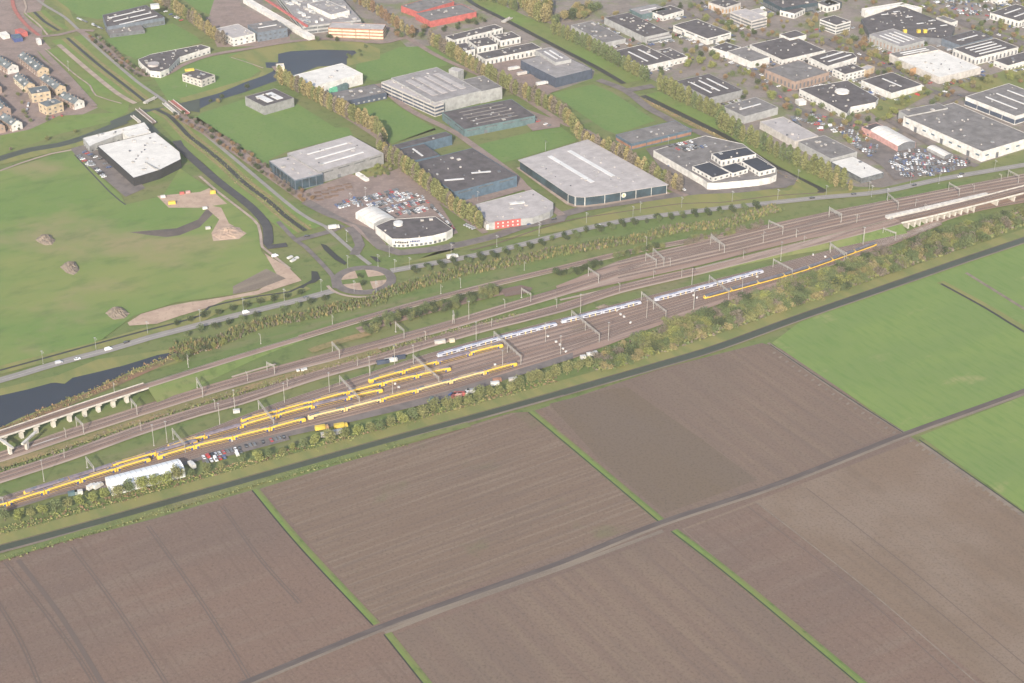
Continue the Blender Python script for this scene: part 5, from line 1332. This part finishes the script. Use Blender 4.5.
# ------------------------------------------------------------------ reeds and scrub nobody could count
def brush(name, spec, cell, h, mats, wid=1.0):
    v = []; f = []; m = []
    for q in (fill(spec, cell) if isinstance(spec, str) else spec):
        hh = R.uniform(.5, 1.1) * h; mi = R.randrange(len(mats))
        for _ in range(5):
            a = R.uniform(0, 3.14); dx, dy = math.cos(a) * wid * .5, math.sin(a) * wid * .5; ox, oy = R.uniform(-.5, .5) * cell, R.uniform(-.5, .5) * cell
            z0 = R.uniform(0, .4) * hh; k = len(v); lx, ly = R.uniform(-.5, .5), R.uniform(-.5, .5)
            v += [(q.x + ox - dx, q.y + oy - dy, z0), (q.x + ox + dx, q.y + oy + dy, z0), (q.x + ox + dx * .5 + lx, q.y + oy + dy * .5 + ly, z0 + hh * .7), (q.x + ox - dx * .5 + lx, q.y + oy - dy * .5 + ly, z0 + hh * .6)]
            f.append((k, k + 1, k + 2, k + 3)); m.append(mi)
    o = mesh_obj(name, v, f, mats, None, m); o['kind'] = 'stuff'; return o
def band(path, a, b):
    p = smooth_path(world(path)); n = normals(p); return [q + w_ * a for q, w_ in zip(p, n)] + [q + w_ * b for q, w_ in reversed(list(zip(p, n)))]
def fillp(poly, cell): return fill(poly, cell)
brush('reeds', fillp(band('B3 -20,600 200,570 330,510 470,470 650,440 800,400 1019,360 C3 100,340 300,280 500,220 700,180 900,140 1019,110 D3 200,115 400,80 600,50 D2 800,610 1019,590 E2 300,560 500,500', -7, 7), 1.6), 1.6, 3.6, ['leaf_olive', 'leaf_olive', 'leaf_grey', 'leaf_yellow', 'leaf_green', 'leaf_green'], .7)
brush('scrub', fillp(band('B3 -60,640 60,610 190,580', -7, 7), 2.4), 2.4, 2.2, ['leaf_rust', 'leaf_rust', 'leaf_grey', 'leaf_olive'], 1.2)
brush('scrub', fillp(band('A4 0,425 250,305 460,222 600,155 740,90 900,30', -4, 4), 2.6), 2.6, 1.8, ['leaf_rust', 'leaf_yellow', 'leaf_olive'], 1.2)
brush('reeds', fillp(band('_ -20,478 45,456 137,424 200,404 239,393 317,371 380,353 419,341 470,328 520,315', -3.2, 3.2), 2.2), 2.2, 1.6, ['leaf_olive', 'leaf_green', 'leaf_grey'], 1.2)
brush('undergrowth', fillp(world(WOOD), 3.0), 3.0, 2.6, ['leaf_green', 'leaf_olive', 'leaf_grey'], 2.0)
brush('tall_grass', fillp(band('_ -30,545 98,508 200,480 330,446 430,418 560,382', -3, 8), 2.6), 2.6, 1.2, ['leaf_rust', 'leaf_olive', 'leaf_yellow', 'leaf_lime'], 1.2)
brush('tall_grass', fillp(band('_ 0,560 98,530 200,500 330,463 405,443', -3, 2), 2.2), 2.2, 1.3, ['leaf_green', 'leaf_olive'], 1.1)
brush('reeds', fillp(band('D 625,490 850,600 1019,683 E2 220,130 480,290 640,370', -7, -4), 2.6), 2.6, 1.3, ['leaf_rust', 'leaf_yellow'], 1.2)
brush('reeds', fillp(band('B2 40,130 200,255 330,375 450,465 540,545 640,618', -7, 7), 3.4), 3.4, 1.0, ['leaf_olive', 'leaf_yellow', 'leaf_green'], 1.1)

# ------------------------------------------------------------------ vehicles
def car_mesh(mat, van=False):
    b = MB(); L, W = (4.4, 1.8) if not van else (5.4, 2.0)
    b.box((0, 0, .3), (L, W, .55)); b.box((0, 0, .85), (L * .97, W * .96, .12))
    n = len(b.v)
    z0, z1 = .97, 1.5 if not van else 2.2
    x = (-L * .44, L * .2, -L * .3, L * .05) if not van else (-L * .48, L * .36, -L * .47, L * .2)
    b.v += [(x[0], -W * .46, z0), (x[1], -W * .46, z0), (x[1], W * .46, z0), (x[0], W * .46, z0), (x[2], -W * .38, z1), (x[3], -W * .38, z1), (x[3], W * .38, z1), (x[2], W * .38, z1)]
    for q in ((0, 1, 5, 4), (1, 2, 6, 5), (2, 3, 7, 6), (3, 0, 4, 7)): b.f.append(tuple(n + i for i in q)); b.m.append(1 if not van else (1 if q == (1, 2, 6, 5) else 0))
    b.f.append((n + 4, n + 5, n + 6, n + 7)); b.m.append(0)
    for sx in (-1, 1):
        for sy in (-1, 1): b.bar((sx * L * .31, sy * W * .36, .33), (sx * L * .31, sy * W * .5, .33), .33, 2, None, 8)
    me = bpy.data.meshes.new('car_body'); me.from_pydata(b.v, [], b.f)
    for q in (mat, 'glass', 'tyre'): me.materials.append(MATS[q])
    me.polygons.foreach_set('material_index', b.m); me.update(); return me
CARM = {}
CARQ = []
def car(*a):
    CARQ.append(a)
def make_car(q, rz, mat, zone, van=False, group='parked cars'):
    if (mat, van) not in CARM: CARM[(mat, van)] = car_mesh(mat, van)
    o = bpy.data.objects.new('van' if van else 'parked_car', CARM[(mat, van)]); o.location = (q[0], q[1], (q[2] if len(q) > 2 else 0) + .45); o.rotation_euler = (0, 0, rz); link(o)
    later(o, mat.replace('car_', '') + (' van' if van else ' car'), zone, 'van' if van else 'car', group if not van else 'vans')
    return o
PAL = ['car_white', 'car_white', 'car_silver', 'car_silver', 'car_black', 'car_black', 'car_grey', 'car_grey', 'car_blue', 'car_red']
def lot(spec, step, zone, fillr=.8, turn=math.pi / 2, pal=PAL, z=0.0, vans=.08):
    for q, a in along(world(spec, z), step, False):
        if R.random() < fillr: car(Vector((q.x, q.y, z)), a + turn + R.choice([0, math.pi]) + R.uniform(-.04, .04), R.choice(pal), zone, R.random() < vans)
area('car_park', '_ 199,454 286,433 290,441 203,464', 'asphalt')
lot('_ 205,463 244,453.5', 2.9, 'in the staff car park beside the yellow trains', .6)
lot('_ 202,459 240,449.5', 2.7, 'in the staff car park beside the yellow trains', .85)
lot('_ 244,448 286,438', 2.9, 'in the staff car park beside the yellow trains', .7)
for s_ in ('_ 336,207.5 364,206', '_ 364,201.5 396,195', '_ 386,202 411,196.5', '_ 391,207.5 419,203.5', '_ 398,214.5 430,209', '_ 388,198.5 410,193', '_ 342,203 362,199', '_ 404,205 424,200'): lot(s_, 3.4, 'behind the curved white showroom', .8)
lot('_ 419,194 454,230', 5.6, 'on the lane right of the curved showroom', .8, 0)
lot('_ 462,224 477,231', 3.2, 'at the lane end by the poplars', .8, pal=['car_white', 'car_silver'])
for s_ in ('F2 330,265 480,332', 'F2 360,245 540,335', 'F2 410,225 600,322', 'F2 450,215 680,300', 'F2 630,262 740,272', 'F2 640,245 730,255', 'F2 400,340 560,330'): lot(s_, 3.4, 'in the crowded car park by the ring road', .78)
for s_ in ('F2 60,80 140,170', 'F2 120,150 240,230', 'F2 140,170 250,250', 'F2 0,60 60,120'): lot(s_, 5.0, 'in the street behind the grey hall row', .7)
for s_ in ('E2 570,40 620,100', 'E2 660,20 730,80', 'E2 690,60 720,110'): lot(s_, 3.4, 'in the yard behind the pale grey halls', .7)
deck = [at(*p, 5.1) for p in rd('E2 15,212 60,196 130,185')]
lot('E2 15,212 130,188', 3.6, 'on the podium roof car park', .8, z=6.3); lot('E2 -60,190 60,165', 3.2, 'on the podium roof car park', .8, z=6.3); lot('E2 -20,205 90,178', 3.2, 'on the podium roof car park', .7, z=6.3)
for s_ in ('A2 425,215 500,250', 'A2 455,265 530,345', 'A2 490,235 570,310', 'A2 400,235 470,300'): lot(s_, 4.2, 'in the yard of the black-walled factory', .7)
lot('D2 690,225 780,300', 4, 'at the right side of the poplar avenue', .7); lot('D2 700,320 850,420', 5, 'at the right side of the poplar avenue', .6, 0)
for s_ in ('F 560,10 700,60', 'F 700,70 800,60', 'F 720,80 830,72', 'F 600,-5 760,40', 'F 880,150 960,150'): lot(s_, 3.8, 'in the big car park at the top right', .65)
lot('F 420,470 500,440', 3.6, 'before the white dark-roofed hall', .8); lot('F 150,430 330,500', 5, 'left of the white dark-roofed hall', .6)
lot('D 690,150 760,190', 3.8, 'between the bumpy-roofed hall and its neighbour', .7); lot('D 640,100 720,110', 4, 'by the teal shop', .7)
lot('C2 880,50 980,90', 5, 'in the yard right of the ribbed-roof hall', .5); lot('C2 560,425 740,395', 4, 'between the blue factory and the red panel showroom', .7)
lot('E 570,600 700,640', 3.6, 'in the yard behind the pale grey halls', .8); lot('E 640,560 790,630', 4, 'in the street above the grey halls', .6)
lot('A 380,90 520,150', 5, 'near the sports hall', .4, 0); lot('A 560,170 660,160', 4, 'in front of the low terrace building', .6); lot('A 840,60 930,110', 4, 'right of the sports hall', .7)
lot('A 160,470 130,600', 5, 'in the village', .6, 0); lot('A 260,600 330,590', 4, 'in the village', .6)
for x, y, m_, z_, v_ in ((59, 363.7, 'car_silver', 'on the ring road by the lake', 1), (77.5, 360, 'car_white', 'on the ring road by the lake', 0), (108.5, 350.3, 'car_white', 'on the ring road by the lake', 1), (126.5, 343.2, 'car_black', 'on the ring road by the lake', 0),
                         (246, 313.5, 'car_white', 'on the ring road left of the roundabout', 1), (305.5, 298.5, 'car_grey', 'on the ring road left of the roundabout', 0), (598, 226.2, 'car_white', 'on the ring road before the pavilion', 0), (812, 199, 'car_black', 'on the ring road in the east', 0),
                         (853.5, 195, 'car_black', 'on the ring road in the east', 0), (914, 186, 'car_black', 'on the ring road in the east', 0), (961.5, 174.8, 'car_black', 'on the ring road in the east', 0), (960, 177.4, 'car_white', 'on the ring road in the east', 0),
                         (484, 210.5, 'car_blue', 'at the kerb before the red panel', 0), (529, 225, 'car_blue', 'on the street before the red panel', 0), (554, 220, 'car_black', 'on the street before the red panel', 0), (452, 244.5, 'car_black', 'on the street before the curved showroom', 0), (275, 257, 'car_white', 'at the end of the new asphalt road', 1), (307, 237, 'car_black', 'on the road north of the roundabout', 0)):
    near = min(along(RING_W, 8) + along(RING_E, 8), key=lambda t: (t[0] - at(x, y)).length)
    car(at(x, y), near[1], m_, z_, bool(v_), 'cars on the ring road')
def lorry(x, y, rz, m1, m2, label, L=9.5):
    r = empty('lorry', at(x, y, .4), rz); tag(r, label, 'lorry')
    b = MB(); b.box((0, 0, .5), (L, 2.3, .35)); b.build('chassis', ['tyre'], r)
    slab('box_body', m1, r, (-1.2, 0, .86), (L - 2.6, 2.5, 2.8)); 
    b = MB(); b.box((L / 2 - 1.1, 0, .86), (2.1, 2.4, 1.3)); b.box((L / 2 - 1.25, 0, 2.16), (1.7, 2.3, .9)); b.build('cab', [m2], r)
    slab('windscreen', 'glass', r, (L / 2 - .38, 0, 2.2), (.1, 2.0, .75))
    for sx in (-.34, -.18, .36):
        for sy in (-1, 1):
            b = MB(); b.bar((sx * L, sy * .95, .5), (sx * L, sy * 1.25, .5), .5, 0, None, 10); b.build('wheel', ['tyre'], r)
lorry(452.5, 258.5, .35, 'white', 'white', 'white box lorry on the ring road below the curved showroom')
lorry(334, 229, .3, 'white', 'white', 'white box lorry at the crossing north of the roundabout')
for i, (x, y, m1) in enumerate(((514, 70, 'white'), (523, 75, 'offwhite'), (542, 85, 'white'))): lorry(x, y, .5, m1, 'blue' if i == 1 else 'white', ['topmost', 'middle', 'lowest'][i] + ' of three pale lorries beside the navy hall', 13)
lorry(322, 430, .33, 'yellow', 'orange', 'yellow works lorry among the trees at the service road'); lorry(341, 428, .33, 'yellow', 'yellow', 'second yellow works lorry, nearer the pale trailer')
lorry(338, 434.5, .33, 'lightgrey', 'white', 'pale grey flat trailer unit below the yellow works lorries', 12); lorry(326, 437, .33, 'offwhite', 'white', 'white van-bodied lorry left of the pale trailer', 7)
lorry(92, 489, .9, 'white', 'white', 'white lorry at the left end of the ribbed train shed', 7); lorry(98.5, 488, .9, 'white', 'offwhite', 'second white lorry touching the ribbed train shed', 7); lorry(192, 467, 2.2, 'white', 'white', 'white lorry at the right end of the ribbed train shed', 8)
def container(x, y, rz, m, label, L=6.1, H_=2.6, name='shipping_container'):
    r = empty(name, at(x, y, .3), rz); tag(r, label, 'container'); b = MB(); b.box((0, 0, .1), (L, 2.4, H_))
    for i in range(int(L / .8)): b.box((-L / 2 + .4 + i * .8, 0, .25), (.3, 2.5, H_ - .3))
    b.build('box_body', [m], r); slab('door', 'darkgrey', r, (L / 2 + .02, 0, .3), (.08, 2.0, H_ - .5))
for i, (x, y, m, l_) in enumerate(((450, 398, 'train_blue', 'blue'), (454, 397, 'red', 'bright red'), (457.5, 396.5, 'pink', 'pinkish'), (462, 395.5, 'red', 'dull red'), (467, 394, 'white', 'white'), (471, 392.5, 'lightgrey', 'pale grey'), (431, 402, 'teal', 'teal'), (436, 404, 'navy', 'navy blue'), (495, 385, 'white', 'small white'), (497, 381.5, 'rust', 'rust coloured'), (513, 381, 'offwhite', 'off-white'))):
    container(x, y, R.uniform(0, 1.5), m, l_ + ' container by the trees on the yard service road')
for i, (x, y, l_) in enumerate(((583, 358.5, 'leftmost'), (589.5, 355.7, 'middle'), (594.5, 354.5, 'rightmost'))): container(x, y, .3, 'white', l_ + ' of three white cabins between yard tracks and trees', 4, 2.4, 'site_cabin')
for i, (x, y) in enumerate(((298, 371.5), (302.5, 371), (305.5, 370))): container(x, y, .3, 'white', ['leftmost', 'middle', 'rightmost'][i] + ' of three tiny white cabinets between the lines', 2.2, 1.4, 'equipment_cabinet')
container(79, 494, .3, 'white', 'white container beside the first round trees', 5); container(73, 495, .3, 'teal', 'teal container beside the first round trees', 6)
container(236.5, 412.5, .2, 'white', 'small white relay cabin in the yard grass', 4.5, 2.2, 'relay_cabin'); container(440, 343.5, .3, 'offwhite', 'pale relay hut above the left blue and white train', 8, 2.8, 'relay_cabin'); container(452, 342, .3, 'cream', 'small cream hut right of the pale relay hut', 4, 2.4, 'relay_cabin')
for i in range(3): container(383 + i * 8, (363.5, 361.5, 359)[i], .32, ['navy', 'white', 'navy'][i], ['left navy', 'short white', 'right navy'][i] + ' wagon body parked on the grass by the southern line', 9, 2.6, 'wagon_body')
container(213, 193.5, .3, 'yellow', 'yellow site cabin on the bare ground beside the new road', 4.5, 2.6, 'site_cabin'); container(172, 204, .2, 'yellow', 'yellow site cabin at the west end of the bare strip', 6, 2.6, 'site_cabin')
for i, (x, y) in enumerate(((163, 197.5), (182, 194), (188, 193), (205, 209), (208, 229))): container(x, y, .3, ['white', 'red', 'pink', 'white', 'offwhite'][i], ['white stack at the tip of', 'red crate on', 'pink crate on', 'white stack below', 'pale stack beside the sand near'][i] + ' the bare building strip', 4, 1.8, 'site_container')
for i, (x, y) in enumerate(((290, 258), (293, 261), (296, 259))): container(x, y, .9, 'white', ['left', 'front', 'right'][i] + ' of three white stacks at the road end', 5, 1.2, 'pipe_stack')
# rows of timber and plants in the garden centre yard
for i in range(13):
    x, y = 317 + (i % 5) * 7.5 + (i // 5) * 1.5 + R.uniform(-1, 1), 193.5 - (i % 5) * 2.2 + (i // 5) * 3.6
    r = empty('timber_stack', at(x, y), .3); later(r, R.choice(['dark brown', 'brown']) + ' timber stack', 'in the garden centre yard', 'timber stack', 'timber stacks of the garden centre')
    b = MB()
    for j in range(5): b.box((R.uniform(-.3, .3), (j - 2) * .8, 0), (5.5 + R.random(), .5, R.uniform(.6, 1.6)))
    b.build('planks', ['wood'], r)
for i, (x, y) in enumerate(((360, 177), (364, 180))):
    H([at(x - 3.5, y - 1), at(x - 1, y - 2.2), at(x + 4.5, y + 1.6), at(x + 2, y + 3)], 3, ['left', 'right'][i] + ' of two white polytunnels at the garden centre', 'white', 'roof_white', 'none', 1, 0, 0, 'polytunnel', 'polytunnel')
# earth heaps on the meadow
def heap(spec, h, mat, label):
    p = world(spec); c = sum(p, Vector()) / len(p); v = []; f = []; n = 28; rings = 7
    for k in range(rings + 1):
        t = k / rings
        for i in range(n):
            a = i / n * len(p); q = p[int(a) % len(p)].lerp(p[(int(a) + 1) % len(p)], a % 1) - c
            z = h * (1 - (1 - t) ** 2.0) * (.8 + R.uniform(-.16, .2)) if k else -.1
            q = q * (1 - t * .93) + Vector((R.uniform(-.5, .5), R.uniform(-.5, .5), 0)) * (1 if k else 0); v.append((q.x, q.y, z))
        if k:
            for i in range(n): j = (i + 1) % n; f.append(((k - 1) * n + i, (k - 1) * n + j, k * n + j, k * n + i))
    f.append(tuple(range(rings * n, rings * n + n)))
    o = mesh_obj('earth_heap', v, f, mat); o.location = (c.x, c.y, 0); tag(o, label, 'earth heap'); return o
heap('A3 175,55 210,25 255,25 285,55 270,80 225,82', 4.2, 'headland', 'rough brown earth heap on the meadow, uppermost of the three')
heap('A3 300,190 345,160 385,160 412,205 380,235 340,225', 4.2, 'headland', 'rough brown earth heap on the meadow, middle of the three')
heap('A3 532,425 570,395 620,392 665,430 640,455 575,462', 4.2, 'headland', 'rough brown earth heap on the meadow, lowest of the three')
heap('B2 160,640 190,600 250,585 310,600 335,630 290,660 200,668', 3.2, 'sand', 'smooth sandy heap beside the new asphalt road')
heap('D3 380,395 430,378 470,392 430,402', 1.5, 'headland', 'low brown mound in the grass above the middle blue and white train')
# small bridges over the western canal
def footbridge(spec, w_, m, label):
    a, b_ = world(spec, 1.6); c = (a + b_) / 2; c.z = 0; d = b_ - a; r = empty('foot_bridge', c, math.atan2(d.y, d.x)); tag(r, label, 'bridge')
    slab('deck', m, r, (0, 0, 1.1), (d.length, w_, .5))
    for s_ in (-1, 1):
        b = MB(); b.box((0, s_ * (w_ / 2 - .1), 1.6), (d.length, .25, 1.0)); b.build('parapet', ['offwhite'], r)
    for k in (-.3, .3): slab('pier', 'concrete', r, (d.length * k, 0, -.1), (.8, w_ * .8, 1.2))
footbridge('A 700,555 785,625', 4, 'block_paving', 'left one of the brown bridges over the canal junction'); footbridge('A 672,590 712,622', 2.5, 'concrete', 'short white bridge next to the glass wing')
footbridge('A 835,525 905,585', 3.5, 'concrete', 'white bridge left of the red cycle bridge'); footbridge('A 870,512 955,578', 5, 'red_path', 'red cycle bridge over the western canal'); footbridge('A 735,525 795,495', 3, 'concrete', 'white sloping bridge at the head of the long ditch')
footbridge('C 728,112 770,90', 4, 'concrete', 'small pale bridge over the north canal')
# signal boxes and point machines as little white cabinets along the yard
for x, y in ((617, 312), (620.5, 315.5), (624, 318), (630.5, 324), (548, 337.5), (556, 343), (560, 346), (563, 350), (566, 353), (693.5, 296.5), (697, 299), (757, 278), (813, 256), (825, 258), (232, 442), (395, 385), (399, 388.5), (405, 396), (322, 417), (495, 366)):
    r = empty('point_cabinet', at(x, y, .3), R.uniform(0, 3)); later(r, 'tiny white trackside cabinet', 'among the yard tracks', 'cabinet', 'trackside cabinets')
    b = MB(); b.box((0, 0, 0), (1.6, 1.0, 1.6)); b.box((0, 0, 1.6), (1.8, 1.2, .15)); b.build('box_body', ['white'], r)

def lotfill(spec, ang, zone, p):
    poly = world(spec); u = Vector((math.cos(ang), math.sin(ang), 0)); v = Vector((-u.y, u.x, 0)); c = sum(poly, Vector()) / len(poly)
    for j in range(-14, 15):
        if j % 3 == 2: continue
        for i in range(-30, 31):
            q = c + u * i * 2.8 + v * j * 4.9
            if inside(q, poly) and R.random() < p and clear_of(q): car(q, ang + math.pi / 2 + R.choice([0, math.pi]), R.choice(PAL), zone)
lotfill('_ 334,206 364,195 396,189 411,192 427,203 436,211 400,217 378,214 370,206 340,213', RAIL + .05, 'behind the curved white showroom', .72)
lotfill('F2 325,250 450,200 620,225 760,265 700,300 560,338 400,348 350,300', RAIL - .6, 'in the crowded car park by the ring road', .72)
lotfill('F2 60,90 130,60 300,200 250,240 170,200', RAIL - .8, 'in the street behind the grey hall row', .6)
lotfill('F 560,-40 1000,-60 1000,0 900,60 700,80 640,30', RAIL - .5, 'in the big car park at the top right', .5)
# cars along the halls of the estates
ne = world(NE)
for B in list(BUILT):
    if len(B) != 4: continue
    for a, b_, ln, nm, ang, face in edges(B):
        if ln < 22 or not inside((a + b_) / 2, ne): continue
        for k in range(int(ln / 3.4)):
            q = a.lerp(b_, (k + .5) / int(ln / 3.4)) + nm * R.uniform(5, 7)
            if R.random() < .55 and clear_of(q): car(q, ang + math.pi / 2 + R.uniform(-.06, .06), R.choice(PAL), 'beside the north-eastern halls', R.random() < .1)
for path in ('E 340,340 480,460 600,560 760,610', 'F 0,200 300,330 480,440 700,490', 'F 360,-10 560,60 760,140 1019,230', 'F2 0,40 100,80 200,200'):
    for q, a in along(path, 16):
        if R.random() < .5: car(q + Vector((-math.sin(a), math.cos(a), 0)) * R.choice([-2, 2]), a, R.choice(PAL), 'driving on the estate streets')
# the 300 nearest stand as objects, what is left beyond them reads as one mass
def nearness(q): return q[0] ** 2 + q[1] ** 2
def in_view(q):
    x, y = scr((q[0], q[1], 0)); return -15 < x < 1040 and -15 < y < 700
def merge(name, items):
    v = []; f = []; m = []; mats = []
    for me, M in items:
        idx = []
        for mt in me.materials:
            if mt not in mats: mats.append(mt)
            idx.append(mats.index(mt))
        k = len(v); v += [tuple(M @ p.co) for p in me.vertices]
        for p in me.polygons: f.append(tuple(k + i for i in p.vertices)); m.append(idx[p.material_index])
    me = bpy.data.meshes.new(name); me.from_pydata(v, [], f)
    for mt in mats: me.materials.append(mt)
    me.polygons.foreach_set('material_index', m); me.update()
    o = link(bpy.data.objects.new(name, me)); o['kind'] = 'stuff'
CARQ = [a for a in CARQ if in_view(a[0])]; CARQ.sort(key=lambda a: nearness(a[0]))
for a in CARQ[:295]: make_car(*a)
rest = []
for a in CARQ[295:]:
    key = (a[2], a[4] if len(a) > 4 else False)
    if key not in CARM: CARM[key] = car_mesh(*key)
    q = a[0]; rest.append((CARM[key], Matrix.Translation((q[0], q[1], (q[2] if len(q) > 2 else 0) + .45)) @ Matrix.Rotation(a[1], 4, 'Z')))
if rest: merge('distant_cars', rest)
TREEQ = [a for a in TREEQ if in_view(a[0])]; TREEQ.sort(key=lambda a: nearness(a[0]))
for a in TREEQ[:290]: make_tree(*a)
rest = []
for a in TREEQ[290:]:
    key = (a[1], a[2], R.randrange(4))
    if key not in CR: CR[key] = crown_mesh('crown', a[1], key[2] * 11 + len(CR), a[2])
    M = Matrix.Translation((a[0][0], a[0][1], 0)) @ Matrix.Rotation(R.uniform(0, 6.28), 4, 'Z') @ Matrix.Diagonal((a[3] * a[4], a[3] * a[4], a[3], 1))
    rest.append((CR[key], M)); rest.append((TK[a[1]], M))
if rest: merge('distant_greenery', rest)
print('cars', len(CARQ), 'trees', len(TREEQ))

# ------------------------------------------------------------------ labels for the repeats
def nth(n):
    o = ['', 'first', 'second', 'third', 'fourth', 'fifth', 'sixth', 'seventh', 'eighth', 'ninth', 'tenth', 'eleventh', 'twelfth', 'thirteenth', 'fourteenth', 'fifteenth', 'sixteenth', 'seventeenth', 'eighteenth', 'nineteenth']
    t = ['', '', 'twent', 'thirt', 'fort', 'fift', 'sixt', 'sevent', 'eight', 'ninet']
    if n < 20: return o[n]
    return t[n // 10] + ('ieth' if n % 10 == 0 else 'y-' + o[n % 10])
GR = {}
for o, base, zone in PEND: GR.setdefault((base, zone), []).append(o)
for (base, zone), os_ in GR.items():
    os_.sort(key=lambda o: scr(o.location)[0])
    for i, o in enumerate(os_):
        o['label'] = '%s %s' % (base, zone) if len(os_) == 1 else '%s %s, %s from left' % (base, zone, nth(i + 1))

# ------------------------------------------------------------------ air
hz = mesh_obj('haze', [(x, y, z) for z in (-2, 700) for y in (-1600, 7100) for x in (-4600, 4600)], [(0, 2, 3, 1), (4, 5, 7, 6), (0, 1, 5, 4), (2, 6, 7, 3), (0, 4, 6, 2), (1, 3, 7, 5)], [])
hz['kind'] = 'stuff'
m = bpy.data.materials.new('haze'); m.use_nodes = True; nt = m.node_tree; nt.nodes.clear()
pv = nt.nodes.new('ShaderNodeVolumePrincipled'); pv.inputs['Color'].default_value = (.97, .94, .91, 1); pv.inputs['Density'].default_value = HAZE
mo = nt.nodes.new('ShaderNodeOutputMaterial'); nt.links.new(pv.outputs[0], mo.inputs['Volume']); hz.data.materials.append(m)
for o in COL.objects:
    if 'h' in o.keys(): del o['h']
